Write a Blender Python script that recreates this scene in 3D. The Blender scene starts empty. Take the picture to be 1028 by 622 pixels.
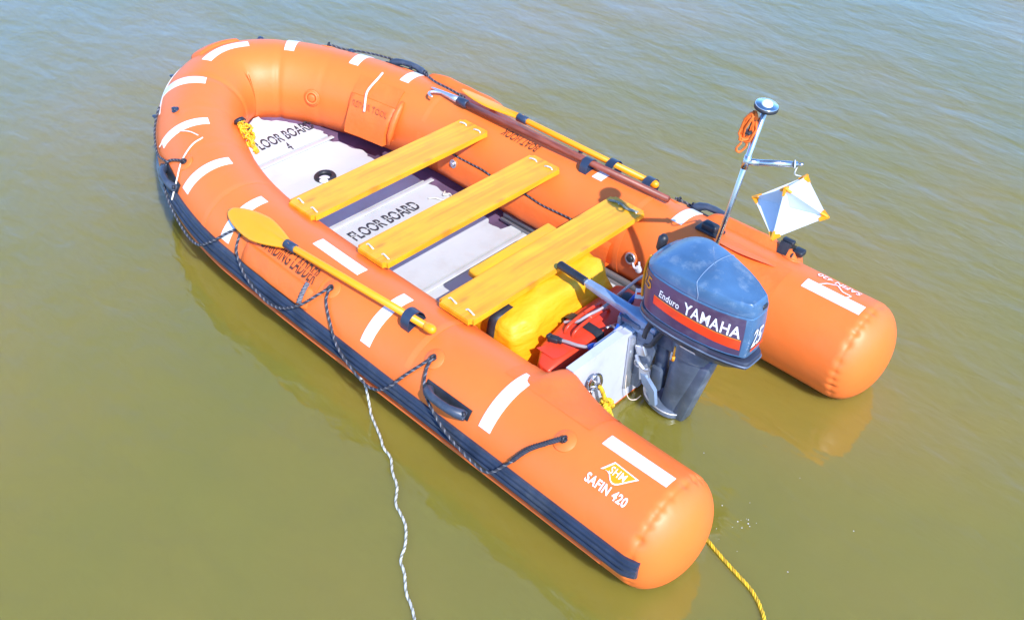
import bpy, bmesh, math, random
from mathutils import Vector, Matrix, noise
random.seed(7)
S = bpy.context.scene
COL = S.collection
PI = math.pi
def R(d): return math.radians(d)

# ------------------------------------------------------------------ materials
def mat(name, col, rough=0.5, var=0.12, vscale=6.0, bump=0.0, bscale=60.0, metal=0.0, spec=0.5, dirt=None, dirt_amt=0.35, dscale=3.0, stretch=None, coat=0.0, sheen=0.0):
    m = bpy.data.materials.new(name); m.use_nodes = True
    nt = m.node_tree; N = nt.nodes; L = nt.links
    b = N['Principled BSDF']
    b.inputs['Roughness'].default_value = rough
    b.inputs['Metallic'].default_value = metal
    b.inputs['Specular IOR Level'].default_value = spec
    b.inputs['Coat Weight'].default_value = coat
    b.inputs['Sheen Weight'].default_value = sheen
    tc = N.new('ShaderNodeTexCoord'); src = tc.outputs['Object']
    if stretch:
        mp = N.new('ShaderNodeMapping'); mp.inputs['Scale'].default_value = stretch
        L.new(src, mp.inputs['Vector']); src = mp.outputs['Vector']
    nz = N.new('ShaderNodeTexNoise'); nz.inputs['Scale'].default_value = vscale; nz.inputs['Detail'].default_value = 6
    L.new(src, nz.inputs['Vector'])
    rp = N.new('ShaderNodeValToRGB'); e = rp.color_ramp.elements
    e[0].position = 0.3; e[1].position = 0.7
    e[0].color = tuple(c*(1-var) for c in col)+(1,)
    e[1].color = tuple(min(1, c*(1+var)) for c in col)+(1,)
    L.new(nz.outputs['Fac'], rp.inputs['Fac']); out = rp.outputs['Color']
    if dirt:
        n2 = N.new('ShaderNodeTexNoise'); n2.inputs['Scale'].default_value = dscale; n2.inputs['Detail'].default_value = 8; n2.inputs['Roughness'].default_value = 0.65
        L.new(tc.outputs['Object'], n2.inputs['Vector'])
        r2 = N.new('ShaderNodeMapRange'); r2.inputs['From Min'].default_value = 0.52; r2.inputs['From Max'].default_value = 0.75; r2.inputs['To Max'].default_value = dirt_amt
        L.new(n2.outputs['Fac'], r2.inputs['Value'])
        mx = N.new('ShaderNodeMix'); mx.data_type = 'RGBA'
        L.new(r2.outputs['Result'], mx.inputs[0]); L.new(out, mx.inputs[6]); mx.inputs[7].default_value = tuple(dirt)+(1,)
        out = mx.outputs[2]
    L.new(out, b.inputs['Base Color'])
    rr = N.new('ShaderNodeMapRange'); rr.inputs['To Min'].default_value = max(0.02, rough-0.08); rr.inputs['To Max'].default_value = min(1, rough+0.1)
    L.new(nz.outputs['Fac'], rr.inputs['Value']); L.new(rr.outputs['Result'], b.inputs['Roughness'])
    if bump > 0:
        n3 = N.new('ShaderNodeTexNoise'); n3.inputs['Scale'].default_value = bscale; n3.inputs['Detail'].default_value = 4
        L.new(src, n3.inputs['Vector'])
        bp = N.new('ShaderNodeBump'); bp.inputs['Strength'].default_value = bump; bp.inputs['Distance'].default_value = 0.01
        L.new(n3.outputs['Fac'], bp.inputs['Height']); L.new(bp.outputs['Normal'], b.inputs['Normal'])
    return m

M = {}
M['orange'] = mat('orange_fabric', (0.90, 0.176, 0.026), 0.45, 0.06, 2.2, 0.16, 16, dirt=(0.66, 0.20, 0.06), dirt_amt=0.32, dscale=2.6, spec=0.5)
def scum(m):
    # a dried silt band where the water laps the fabric, broken up by noise
    nt = m.node_tree; N = nt.nodes; L = nt.links; b = N['Principled BSDF']
    src = b.inputs['Base Color'].links[0].from_socket
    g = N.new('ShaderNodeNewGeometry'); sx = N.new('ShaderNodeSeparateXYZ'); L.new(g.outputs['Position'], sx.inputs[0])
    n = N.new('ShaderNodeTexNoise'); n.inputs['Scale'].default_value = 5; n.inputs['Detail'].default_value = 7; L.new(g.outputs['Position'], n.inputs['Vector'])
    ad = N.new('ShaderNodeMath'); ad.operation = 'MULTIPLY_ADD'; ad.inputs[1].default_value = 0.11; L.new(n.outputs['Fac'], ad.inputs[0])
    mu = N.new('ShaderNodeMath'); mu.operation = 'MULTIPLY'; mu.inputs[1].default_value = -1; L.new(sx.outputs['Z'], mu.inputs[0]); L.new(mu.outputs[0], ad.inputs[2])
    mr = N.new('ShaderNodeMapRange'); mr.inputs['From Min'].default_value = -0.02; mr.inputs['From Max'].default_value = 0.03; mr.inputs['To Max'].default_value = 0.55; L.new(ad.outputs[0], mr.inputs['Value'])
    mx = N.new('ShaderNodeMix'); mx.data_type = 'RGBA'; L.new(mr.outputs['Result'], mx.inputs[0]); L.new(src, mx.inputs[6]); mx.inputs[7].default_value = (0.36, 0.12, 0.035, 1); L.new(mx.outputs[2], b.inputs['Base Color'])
    # scuffs: fine pale and dark rubs
    v = N.new('ShaderNodeTexNoise'); v.inputs['Scale'].default_value = 26; v.inputs['Detail'].default_value = 9; v.inputs['Roughness'].default_value = 0.75; L.new(g.outputs['Position'], v.inputs['Vector'])
    m2 = N.new('ShaderNodeMapRange'); m2.inputs['From Min'].default_value = 0.60; m2.inputs['From Max'].default_value = 0.74; m2.inputs['To Max'].default_value = 0.30; L.new(v.outputs['Fac'], m2.inputs['Value'])
    m3 = N.new('ShaderNodeMix'); m3.data_type = 'RGBA'; L.new(m2.outputs['Result'], m3.inputs[0]); L.new(mx.outputs[2], m3.inputs[6]); m3.inputs[7].default_value = (0.55, 0.17, 0.06, 1); L.new(m3.outputs[2], b.inputs['Base Color'])
scum(M['orange'])
M['handle'] = mat('handle_rubber', (0.045, 0.06, 0.09), 0.38, 0.3, 12, 0.1, 60, dirt=(0.16, 0.17, 0.19), dirt_amt=0.5, dscale=9)
M['orange_patch'] = mat('orange_patch', (0.88, 0.160, 0.022), 0.5, 0.07, 9, 0.25, 40, dirt=(0.55, 0.2, 0.06), dirt_amt=0.25, dscale=6)
M['orange_seam'] = mat('orange_seam', (0.90, 0.195, 0.036), 0.5, 0.05, 9)
M['white_tape'] = mat('white_tape', (0.76, 0.76, 0.75), 0.42, 0.05, 12, 0.15, 90, dirt=(0.60, 0.46, 0.36), dirt_amt=0.5, dscale=12)
M['navy'] = mat('navy_rubber', (0.028, 0.042, 0.075), 0.34, 0.3, 8, 0.12, 50, dirt=(0.12, 0.13, 0.14), dirt_amt=0.5, dscale=5)
M['black'] = mat('black_rubber', (0.02, 0.023, 0.03), 0.45, 0.3, 14, 0.1, 60, dirt=(0.09, 0.09, 0.09), dirt_amt=0.4, dscale=9)
M['floor'] = mat('white_board', (0.525, 0.555, 0.565), 0.45, 0.05, 4, 0.10, 40, dirt=(0.40, 0.37, 0.34), dirt_amt=0.5, dscale=4.5)
M['bilge'] = mat('purple_bilge', (0.15, 0.095, 0.17), 0.4, 0.3, 6, 0.1, 20, dirt=(0.07, 0.05, 0.09), dirt_amt=0.6, dscale=7)  # dark purple, bared in a strip where the floor boards stop short
M['stringer'] = mat('grey_stringer', (0.26, 0.27, 0.29), 0.4, 0.15, 8, metal=0.5, dirt=(0.1, 0.1, 0.11), dirt_amt=0.5, dscale=8)
M['transom'] = mat('white_transom', (0.52, 0.54, 0.60), 0.4, 0.04, 5, 0.05, 30, dirt=(0.36, 0.36, 0.39), dirt_amt=0.5, dscale=8)
M['stencil'] = mat('stencil_ink', (0.035, 0.035, 0.045), 0.6, 0.3, 30)
M['ink_brown'] = mat('stencil_brown', (0.10, 0.035, 0.015), 0.6, 0.4, 40)
M['faint_ink'] = mat('faded_ink', (0.45, 0.12, 0.03), 0.6, 0.3, 40)
M['yellow'] = mat('yellow_plastic', (0.90, 0.335, 0.006), 0.36, 0.05, 5, 0.04, 40, dirt=(0.6, 0.3, 0.02), dirt_amt=0.35, dscale=9)
M['bag'] = mat('yellow_tarpaulin', (0.86, 0.40, 0.006), 0.5, 0.06, 5, 0.5, 6, stretch=(1.0, 0.55, 1.6), dirt=(0.6, 0.30, 0.02), dirt_amt=0.3, dscale=5)
for n_ in M['bag'].node_tree.nodes:
    if n_.type == 'BUMP': n_.inputs['Distance'].default_value = 0.05; n_.inputs['Strength'].default_value = 0.55
M['red'] = mat('red_plastic', (0.74, 0.055, 0.018), 0.36, 0.1, 6, 0.06, 50, dirt=(0.4, 0.07, 0.04), dirt_amt=0.4, dscale=7)
M['steel'] = mat('steel', (0.62, 0.60, 0.60), 0.25, 0.1, 20, metal=1.0, dirt=(0.3, 0.25, 0.22), dirt_amt=0.4, dscale=12)
M['alu'] = mat('aluminium', (0.62, 0.65, 0.70), 0.36, 0.1, 14, metal=0.8, dirt=(0.35, 0.36, 0.38), dirt_amt=0.5, dscale=14)
M['chrome'] = mat('chrome', (0.75, 0.75, 0.77), 0.12, 0.05, 20, metal=1.0)
M['lens'] = mat('lamp_lens', (0.85, 0.85, 0.85), 0.15, 0.03, 20)
M['white_panel'] = mat('reflector_panel', (0.70, 0.72, 0.76), 0.4, 0.03, 8, dirt=(0.6, 0.6, 0.6), dirt_amt=0.25, dscale=10)
M['amber'] = mat('amber_corner', (0.87, 0.33, 0.01), 0.4, 0.1, 20)
M['cowl'] = mat('blue_cowl_paint', (0.062, 0.145, 0.265), 0.32, 0.22, 6, 0.03, 50, metal=0.1, coat=0.2, dirt=(0.28, 0.36, 0.43), dirt_amt=0.5, dscale=16)
M['cowl_dark'] = mat('slate_cowl_paint', (0.045, 0.055, 0.09), 0.33, 0.2, 9, 0.05, 50, metal=0.2, dirt=(0.17, 0.18, 0.2), dirt_amt=0.5, dscale=10)
M['decal'] = mat('purple_decal', (0.075, 0.052, 0.105), 0.32, 0.2, 10, dirt=(0.2, 0.19, 0.23), dirt_amt=0.4, dscale=9)
M['decal_red'] = mat('red_decal', (0.85, 0.06, 0.015), 0.35, 0.1, 16, dirt=(0.4, 0.08, 0.06), dirt_amt=0.4, dscale=12)
M['decal_gold'] = mat('gold_decal', (0.72, 0.30, 0.03), 0.4, 0.1, 16)
M['letter_white'] = mat('white_lettering', (0.85, 0.85, 0.84), 0.4, 0.03, 16)
M['leg'] = mat('leg_paint', (0.115, 0.15, 0.21), 0.36, 0.3, 9, 0.12, 35, metal=0.25, dirt=(0.27, 0.29, 0.32), dirt_amt=0.75, dscale=9)
M['tiller'] = mat('tiller_paint', (0.25, 0.34, 0.47), 0.36, 0.12, 10, 0.05, 50, metal=0.3, dirt=(0.5, 0.53, 0.57), dirt_amt=0.45, dscale=14)
M['blue_hose'] = mat('blue_hose', (0.02, 0.10, 0.42), 0.35, 0.15, 20)
M['grey_hose'] = mat('grey_hose', (0.36, 0.31, 0.31), 0.35, 0.15, 20)
M['rope_dark'] = mat('rope_dark', (0.035, 0.037, 0.05), 0.8, 0.3, 60)
M['rope_grey'] = mat('rope_grey', (0.15, 0.15, 0.165), 0.8, 0.5, 60)
M['rope_white'] = mat('rope_white', (0.62, 0.61, 0.55), 0.75, 0.25, 40)
M['rope_drab'] = mat('rope_olive', (0.24, 0.24, 0.18), 0.8, 0.2, 60)  # drab olive, twisted into the white rope as a darker strand
M['rope_yellow'] = mat('rope_yellow', (0.80, 0.52, 0.02), 0.6, 0.15, 60)
M['rope_gold'] = mat('rope_gold', (0.50, 0.33, 0.02), 0.6, 0.15, 60)
M['rope_orange'] = mat('rope_orange', (0.85, 0.17, 0.02), 0.6, 0.15, 60)
M['hook_wood'] = mat('dark_red_wood', (0.24, 0.058, 0.032), 0.38, 0.3, 9, 0.1, 60, stretch=(1, 9, 9), dirt=(0.3, 0.12, 0.08), dirt_amt=0.4, dscale=14)
M['cord'] = mat('pale_cord', (0.80, 0.68, 0.55), 0.6, 0.1, 40)
M['logo_gold'] = mat('logo_gold', (0.80, 0.33, 0.0), 0.45, 0.05, 20)

def wood_mat():
    m = bpy.data.materials.new('varnished_plank'); m.use_nodes = True
    nt = m.node_tree; N = nt.nodes; L = nt.links; b = N['Principled BSDF']
    tc = N.new('ShaderNodeTexCoord')
    mp = N.new('ShaderNodeMapping'); mp.inputs['Scale'].default_value = (9, 0.9, 9)
    L.new(tc.outputs['Object'], mp.inputs['Vector'])
    n1 = N.new('ShaderNodeTexNoise'); n1.inputs['Scale'].default_value = 3.0; n1.inputs['Detail'].default_value = 7; n1.inputs['Distortion'].default_value = 0.5
    L.new(mp.outputs['Vector'], n1.inputs['Vector'])
    wv = N.new('ShaderNodeTexWave'); wv.bands_direction = 'X'; wv.inputs['Scale'].default_value = 0.45; wv.inputs['Distortion'].default_value = 11; wv.inputs['Detail'].default_value = 3; wv.inputs['Detail Scale'].default_value = 0.7
    L.new(mp.outputs['Vector'], wv.inputs['Vector'])
    r1 = N.new('ShaderNodeValToRGB'); e = r1.color_ramp.elements
    e[0].position = 0.30; e[0].color = (0.75, 0.295, 0.010, 1); e[1].position = 0.7; e[1].color = (0.90, 0.445, 0.013, 1)
    L.new(n1.outputs['Fac'], r1.inputs['Fac'])
    r2 = N.new('ShaderNodeValToRGB'); e = r2.color_ramp.elements
    e[0].position = 0.0; e[0].color = (0.78, 0.66, 0.5, 1); e[1].position = 0.25; e[1].color = (1, 1, 1, 1)
    L.new(wv.outputs['Fac'], r2.inputs['Fac'])
    mx = N.new('ShaderNodeMix'); mx.data_type = 'RGBA'; mx.blend_type = 'MULTIPLY'; mx.inputs[0].default_value = 0.30
    L.new(r1.outputs['Color'], mx.inputs[6]); L.new(r2.outputs['Color'], mx.inputs[7])
    # knots
    mp2 = N.new('ShaderNodeMapping'); mp2.inputs['Scale'].default_value = (9.0, 3.6, 1.0)
    L.new(tc.outputs['Object'], mp2.inputs['Vector'])
    vo = N.new('ShaderNodeTexVoronoi'); vo.inputs['Scale'].default_value = 0.62; vo.voronoi_dimensions = '2D'
    L.new(mp2.outputs['Vector'], vo.inputs['Vector'])
    r3 = N.new('ShaderNodeMapRange'); r3.inputs['From Min'].default_value = 0.03; r3.inputs['From Max'].default_value = 0.10; r3.inputs['To Min'].default_value = 0.6; r3.inputs['To Max'].default_value = 0
    L.new(vo.outputs['Distance'], r3.inputs['Value'])
    mk = N.new('ShaderNodeMix'); mk.data_type = 'RGBA'
    L.new(r3.outputs['Result'], mk.inputs[0]); L.new(mx.outputs[2], mk.inputs[6]); mk.inputs[7].default_value = (0.46, 0.17, 0.02, 1)
    n5 = N.new('ShaderNodeTexNoise'); n5.inputs['Scale'].default_value = 7; n5.inputs['Detail'].default_value = 9; n5.inputs['Roughness'].default_value = 0.7; L.new(tc.outputs['Object'], n5.inputs['Vector'])
    r5 = N.new('ShaderNodeMapRange'); r5.inputs['From Min'].default_value = 0.50; r5.inputs['From Max'].default_value = 0.72; r5.inputs['To Max'].default_value = 0.5; L.new(n5.outputs['Fac'], r5.inputs['Value'])
    m5 = N.new('ShaderNodeMix'); m5.data_type = 'RGBA'; L.new(r5.outputs['Result'], m5.inputs[0]); L.new(mk.outputs[2], m5.inputs[6]); m5.inputs[7].default_value = (0.52, 0.22, 0.025, 1)
    mp6 = N.new('ShaderNodeMapping'); mp6.inputs['Scale'].default_value = (70, 2.2, 20); L.new(tc.outputs['Object'], mp6.inputs['Vector'])
    n6 = N.new('ShaderNodeTexNoise'); n6.inputs['Scale'].default_value = 1.0; n6.inputs['Detail'].default_value = 4; L.new(mp6.outputs['Vector'], n6.inputs['Vector'])
    r6 = N.new('ShaderNodeMapRange'); r6.inputs['From Min'].default_value = 0.50; r6.inputs['From Max'].default_value = 0.66; r6.inputs['To Max'].default_value = 0.38; L.new(n6.outputs['Fac'], r6.inputs['Value'])
    m6 = N.new('ShaderNodeMix'); m6.data_type = 'RGBA'; L.new(r6.outputs['Result'], m6.inputs[0]); L.new(m5.outputs[2], m6.inputs[6]); m6.inputs[7].default_value = (0.60, 0.22, 0.02, 1)
    L.new(m6.outputs[2], b.inputs['Base Color']); b.inputs['Roughness'].default_value = 0.4
    bp = N.new('ShaderNodeBump'); bp.inputs['Strength'].default_value = 0.12; bp.inputs['Distance'].default_value = 0.004
    L.new(n1.outputs['Fac'], bp.inputs['Height']); L.new(bp.outputs['Normal'], b.inputs['Normal'])
    return m
M['plank'] = wood_mat()

# ------------------------------------------------------------------ mesh helpers
def wloc(o):
    v = Vector((0, 0, 0))
    while o is not None:
        v += o.location; o = o.parent
    return v
def empty(name, loc, label=None, cat=None, group=None):
    o = bpy.data.objects.new(name, None); o.empty_display_size = 0.1
    o.location = loc; COL.objects.link(o)
    tag(o, label, cat, group); return o
def tag(o, label=None, cat=None, group=None, kind=None):
    if label: o['label'] = label
    if cat: o['category'] = cat
    if group: o['group'] = group
    if kind: o['kind'] = kind
    return o
class MB:
    """collects geometry in world coordinates, then links it as ONE mesh object"""
    def __init__(s): s.v = []; s.f = []; s.mi = []; s.sm = []
    def add(s, vs, fs, mi=0, smooth=True):
        b = len(s.v); s.v += [Vector(p) for p in vs]
        for f in fs: s.f.append([i+b for i in f]); s.mi.append(mi); s.sm.append(smooth)
    def loft(s, rings, closed=True, cap0=False, cap1=False, mi=0, smooth=True):
        n = len(rings[0]); vs = [p for r in rings for p in r]; fs = []
        for i in range(len(rings)-1):
            for j in range(n if closed else n-1):
                k = (j+1) % n
                fs.append((i*n+j, i*n+k, (i+1)*n+k, (i+1)*n+j))
        if cap0: fs.append(tuple(range(n))[::-1])
        if cap1: fs.append(tuple((len(rings)-1)*n+j for j in range(n)))
        s.add(vs, fs, mi, smooth)
    def tube(s, pts, r, n=10, caps=True, mi=0):
        pts = [Vector(p) for p in pts]; rs = r if isinstance(r, (list, tuple)) else [r]*len(pts)
        rings = []; up = None
        for i, p in enumerate(pts):
            t = (pts[min(i+1, len(pts)-1)]-pts[max(i-1, 0)]).normalized()
            if up is None:
                up = t.orthogonal().normalized()
            a = (up - t*up.dot(t))
            a = a.normalized() if a.length > 1e-6 else t.orthogonal().normalized()
            up = a; b = t.cross(a)
            rings.append([p + (a*math.cos(2*PI*k/n)+b*math.sin(2*PI*k/n))*rs[i] for k in range(n)])
        s.loft(rings, True, caps, caps, mi)
    def rope(s, pts, r, strands=3, pitch=0.05, n=6, mis=(0, 0, 0), step=0.006):
        """twisted rope along a smooth path"""
        P = resample(pts, step); 
        fr = frames(P)
        for q in range(strands):
            sp = []
            for i, p in enumerate(P):
                a = 2*PI*(i*step/pitch + q/strands); t, u, w = fr[i]
                sp.append(p + (u*math.cos(a)+w*math.sin(a))*r*0.55)
            s.tube(sp, r*0.56, n, True, mis[q])
    def box(s, c, sz, rot=None, bevel=0.0, seg=2, mi=0, smooth=True):
        bm = bmesh.new(); bmesh.ops.create_cube(bm, size=1)
        for v in bm.verts: v.co = Vector((v.co.x*sz[0], v.co.y*sz[1], v.co.z*sz[2]))
        if bevel > 0: bmesh.ops.bevel(bm, geom=bm.edges[:], offset=bevel, segments=seg, affect='EDGES', profile=0.5)
        mt = Matrix.Translation(Vector(c)) @ (rot.to_4x4() if rot else Matrix.Identity(4))
        s.bm(bm, mt, mi, smooth)
    def bm(s, bm, mt=Matrix.Identity(4), mi=0, smooth=True):
        bm.verts.ensure_lookup_table(); bm.verts.index_update()
        s.add([mt @ v.co for v in bm.verts], [[v.index for v in f.verts] for f in bm.faces], mi, smooth); bm.free()
    def prism(s, poly, d, mi=0, smooth=False):
        """poly: list of 3-D points of one planar face; d: extrusion vector"""
        n = len(poly); d = Vector(d); a = [Vector(p) for p in poly]; b = [p+d for p in a]
        s.add(a+b, [tuple(range(n))[::-1], tuple(range(n, 2*n))]+[(i, (i+1) % n, n+(i+1) % n, n+i) for i in range(n)], mi, smooth)
    def ellipsoid(s, c, rad, rot=None, nu=20, nv=12, ex=2.0, fn=None, mi=0):
        vs = []; c = Vector(c)
        sg = lambda x: math.copysign(abs(x)**(2/ex), x)
        for i in range(nv+1):
            a = -PI/2 + PI*i/nv
            for j in range(nu):
                b = 2*PI*j/nu
                p = Vector((rad[0]*sg(math.cos(a))*sg(math.cos(b)), rad[1]*sg(math.cos(a))*sg(math.sin(b)), rad[2]*sg(math.sin(a))))
                if fn: p = fn(p)
                vs.append(c + (rot @ p if rot else p))
        fs = [(i*nu+j, i*nu+(j+1) % nu, (i+1)*nu+(j+1) % nu, (i+1)*nu+j) for i in range(nv) for j in range(nu)]
        s.add(vs, fs, mi)
    def disc(s, c, axis, r, h, n=24, mi=0, dome=0.0):
        c = Vector(c); ax = Vector(axis).normalized(); u = ax.orthogonal().normalized(); w = ax.cross(u)
        ring = lambda rr, z: [c + ax*z + (u*math.cos(2*PI*k/n)+w*math.sin(2*PI*k/n))*rr for k in range(n)]
        e = min(h, r)*0.25
        rs = [ring(r, 0), ring(r, h-e), ring(r-e, h)]
        if dome > 0: rs += [ring((r-e)*math.cos(a), h+dome*math.sin(a)) for a in (0.4, 0.8, 1.2, 1.45)]
        s.loft(rs, True, True, True, mi)
    def torus(s, c, axis, Rr, r, n=20, m=8, mi=0, sx=1.0, ref=None):
        c = Vector(c); ax = Vector(axis).normalized(); u = (Vector(ref) if ref else ax.orthogonal()).normalized(); w = ax.cross(u)
        pts = [c+(u*math.cos(2*PI*k/n)*Rr*sx+w*math.sin(2*PI*k/n)*Rr) for k in range(n+1)]
        s.tube(pts, r, m, False, mi)
    def build(s, name, mats, parent=None, auto=None):
        if not isinstance(mats, (list, tuple)): mats = [mats]
        off = wloc(parent) if parent else (sum(s.v, Vector())/max(1, len(s.v)) if False else Vector())
        me = bpy.data.meshes.new(name)
        me.from_pydata([p-off for p in s.v], [], s.f)
        for m in mats: me.materials.append(m)
        for i, p in enumerate(me.polygons): p.material_index = s.mi[i]; p.use_smooth = s.sm[i]
        bm = bmesh.new(); bm.from_mesh(me); bmesh.ops.recalc_face_normals(bm, faces=bm.faces[:]); bm.to_mesh(me); bm.free()
        if auto:
            me.set_sharp_from_angle(angle=R(auto))
        me.update()
        o = bpy.data.objects.new(name, me); COL.objects.link(o)
        if parent: o.parent = parent
        return o
def catmull(pts, k=8):
    P = [Vector(p) for p in pts]; P = [2*P[0]-P[1]]+P+[2*P[-1]-P[-2]]; out = []
    for i in range(1, len(P)-2):
        for j in range(k):
            t = j/k; a, b, c, d = P[i-1:i+3]
            out.append(0.5*((2*b)+(c-a)*t+(2*a-5*b+4*c-d)*t*t+(-a+3*b-3*c+d)*t**3))
    out.append(P[-2]); return out
def resample(pts, step):
    P = catmull(pts, 12); out = [P[0]]; acc = 0
    for i in range(1, len(P)):
        d = (P[i]-P[i-1]).length
        while d > 0 and acc + d >= step:
            t = (step-acc)/d; q = P[i-1].lerp(P[i], t); out.append(q); P[i-1] = q; d = (P[i]-P[i-1]).length; acc = 0
        acc += d
    return out if len(out) > 2 else P
def frames(P):
    fr = []; u = None
    for i, p in enumerate(P):
        t = (P[min(i+1, len(P)-1)]-P[max(i-1, 0)])
        t = t.normalized() if t.length > 1e-9 else Vector((1, 0, 0))
        if u is None: u = t.orthogonal().normalized()
        u = (u-t*u.dot(t)).normalized(); fr.append((t, u, t.cross(u)))
    return fr
def text_mesh(body, size, bold=0.0, shear=0.0, sx=1.0, stencil=False, cell=0.012, spacing=1.0):
    """the outline of a word as flat verts/faces, (x, y) in metres from its lower left corner"""
    cu = bpy.data.curves.new('word', 'FONT'); cu.body = body; cu.size = size; cu.offset = bold*size; cu.shear = shear
    cu.resolution_u = 3; cu.fill_mode = 'FRONT'; cu.space_character = spacing
    ob = bpy.data.objects.new('word', cu); COL.objects.link(ob)
    dg = bpy.context.evaluated_depsgraph_get(); me = bpy.data.meshes.new_from_object(ob.evaluated_get(dg))
    bpy.data.objects.remove(ob); bpy.data.curves.remove(cu)
    bm = bmesh.new(); bm.from_mesh(me); bpy.data.meshes.remove(me)
    bmesh.ops.remove_doubles(bm, verts=bm.verts[:], dist=1e-6)
    xs = [v.co.x for v in bm.verts]; ys = [v.co.y for v in bm.verts]; x0, y0 = min(xs), 0
    for v in bm.verts: v.co = Vector(((v.co.x-x0)*sx, v.co.y-y0, 0))
    w = (max(xs)-x0)*sx; h = max(ys)
    def cut(no, d): bmesh.ops.bisect_plane(bm, geom=bm.verts[:]+bm.edges[:]+bm.faces[:], plane_co=no*d, plane_no=no)
    if cell:
        k = 1
        while k*cell < w: cut(Vector((1, 0, 0)), k*cell); k += 1
        k = 1
        while k*cell < h: cut(Vector((0, 1, 0)), k*cell); k += 1
    if stencil:
        a, b = h*0.46, h*0.54
        cut(Vector((0, 1, 0)), a); cut(Vector((0, 1, 0)), b)
        bmesh.ops.delete(bm, geom=[f for f in bm.faces if a < f.calc_center_median().y < b], context='FACES')
    bm.verts.ensure_lookup_table(); bm.verts.index_update()
    vs = [(v.co.x, v.co.y) for v in bm.verts]; fs = [[v.index for v in f.verts] for f in bm.faces]; bm.free()
    return vs, fs, w, h

# ------------------------------------------------------------------ the boat's tube, as one curve
W_, R_, CZ, XB, NN, RISE, TIP, LEN = 0.7134, 0.2442, 0.2076, 2.5898, 1.8482, 0.1454, 0.7656, 4.2
XF = LEN-R_
def zc(x): return CZ + RISE*min(max((x-1.8)/(XF-1.8), 0), 1)**2
half = []
x0 = TIP*R_
for i in range(60): x = x0+(XB-x0)*i/60; half.append(Vector((x, W_, zc(x))))
for i in range(0, 121):
    a = PI/2*i/120
    x = XB+(XF-XB)*math.sin(a)**(2/NN); y = W_*abs(math.cos(a))**(2/NN) if i < 120 else 0.0
    half.append(Vector((x, y, zc(x))))
ARC = [0.0]
for i in range(1, len(half)): ARC.append(ARC[-1]+(half[i]-half[i-1]).length)
HALF = ARC[-1]
def centre(s):
    """centre, tangent (towards the bow) and outward normal of the port half at arc length s from the stern"""
    if s > HALF:
        c, t, n = centre(2*HALF-s); m = lambda v: Vector((v.x, -v.y, v.z)); return m(c), -m(t), m(n)
    q = min(max(s, 0), HALF)
    lo, hi = 0, len(ARC)-1
    while hi-lo > 1:
        mid = (lo+hi)//2
        if ARC[mid] <= q: lo = mid
        else: hi = mid
    t = (q-ARC[lo])/(ARC[hi]-ARC[lo]); c = half[lo].lerp(half[hi], t)
    def tan(i): i0, i1 = max(i-2, 0), min(i+2, len(half)-1); return (half[i1]-half[i0]).normalized()
    T = tan(lo).lerp(tan(hi), t)
    if s > HALF-0.03: T = T.lerp(Vector((0, -1, 0)), (s-HALF+0.03)/0.03)
    T.normalize()
    if s < 0: c = c + T*s
    n = Vector((-T.y, T.x, 0)).normalized()
    return c, T, n
CAPP = 2.0; SC = 0.087; CD = 0.155
def rad(s):
    if s >= -SC: return R_
    q = min((-s-SC)/CD, 1.0); return R_*max(0.0, 1-q**CAPP)**(1/CAPP)
def tpt(side, s, th, off=0.0):
    """point on the tube: side 'P' or 'S', s along the tube from its stern end, th degrees (0 outward, 90 up, 180 inward), off metres proud"""
    c, T, n = centre(s); u = n.cross(T); u = u if u.z > 0 else -u
    p = c + (n*math.cos(R(th))+u*math.sin(R(th)))*(rad(s)+off)
    if side == 'S': p.y = -p.y
    return p
def tnorm(side, s, th):
    a = tpt(side, s, th, 0); b = tpt(side, s, th, 0.05); return (b-a).normalized()
def patch(mb, side, s0, s1, t0, t1, off=0.002, thick=None, ns=None, nt=None, mi=0, corner=0.0):
    """a sheet lying on the tube, with a closed rim"""
    ns = ns or max(2, int(abs(s1-s0)/0.02)); nt = nt or max(2, int(abs(t1-t0)/5))
    top = []; bot = []
    for i in range(ns+1):
        s = s0+(s1-s0)*i/ns; a = []; b = []
        for j in range(nt+1):
            t = t0+(t1-t0)*j/nt
            a.append(tpt(side, s, t, off)); b.append(tpt(side, s, t, -0.003))
        top.append(a); bot.append(b)
    m = nt+1
    vs = [p for r in top for p in r]
    fs = [(i*m+j, i*m+j+1, (i+1)*m+j+1, (i+1)*m+j) for i in range(ns) for j in range(nt)]
    mb.add(vs, fs, mi)
    # rim
    rim = [(i, 0) for i in range(ns+1)]+[(ns, j) for j in range(1, nt+1)]+[(i, nt) for i in range(ns-1, -1, -1)]+[(0, j) for j in range(nt-1, 0, -1)]
    vs = [top[i][j] for i, j in rim]+[bot[i][j] for i, j in rim]; n = len(rim)
    mb.add(vs, [(k, (k+1) % n, n+(k+1) % n, n+k) for k in range(n)], mi, False)
def swell(mb, side, s0, s1, t0, t1, h, ns=20, nt=14, ex=4.0, mi=0):
    """a padded pocket on the tube: a pillow with soft edges"""
    rows = []
    for i in range(ns+1):
        u = -1+2*i/ns; row = []
        for j in range(nt+1):
            v = -1+2*j/nt
            k = max(0, 1-abs(u)**ex)**(1/ex)*max(0, 1-abs(v)**ex)**(1/ex)
            s = s0+(s1-s0)*(u+1)/2; t = t0+(t1-t0)*(v+1)/2
            wv = 1+0.16*noise.noise(Vector((s*9, t*0.09, 3.3)))
            row.append(tpt(side, s, t, -0.002+h*k*wv))
        rows.append(row)
    mb.loft(rows, False, mi=mi)
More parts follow.
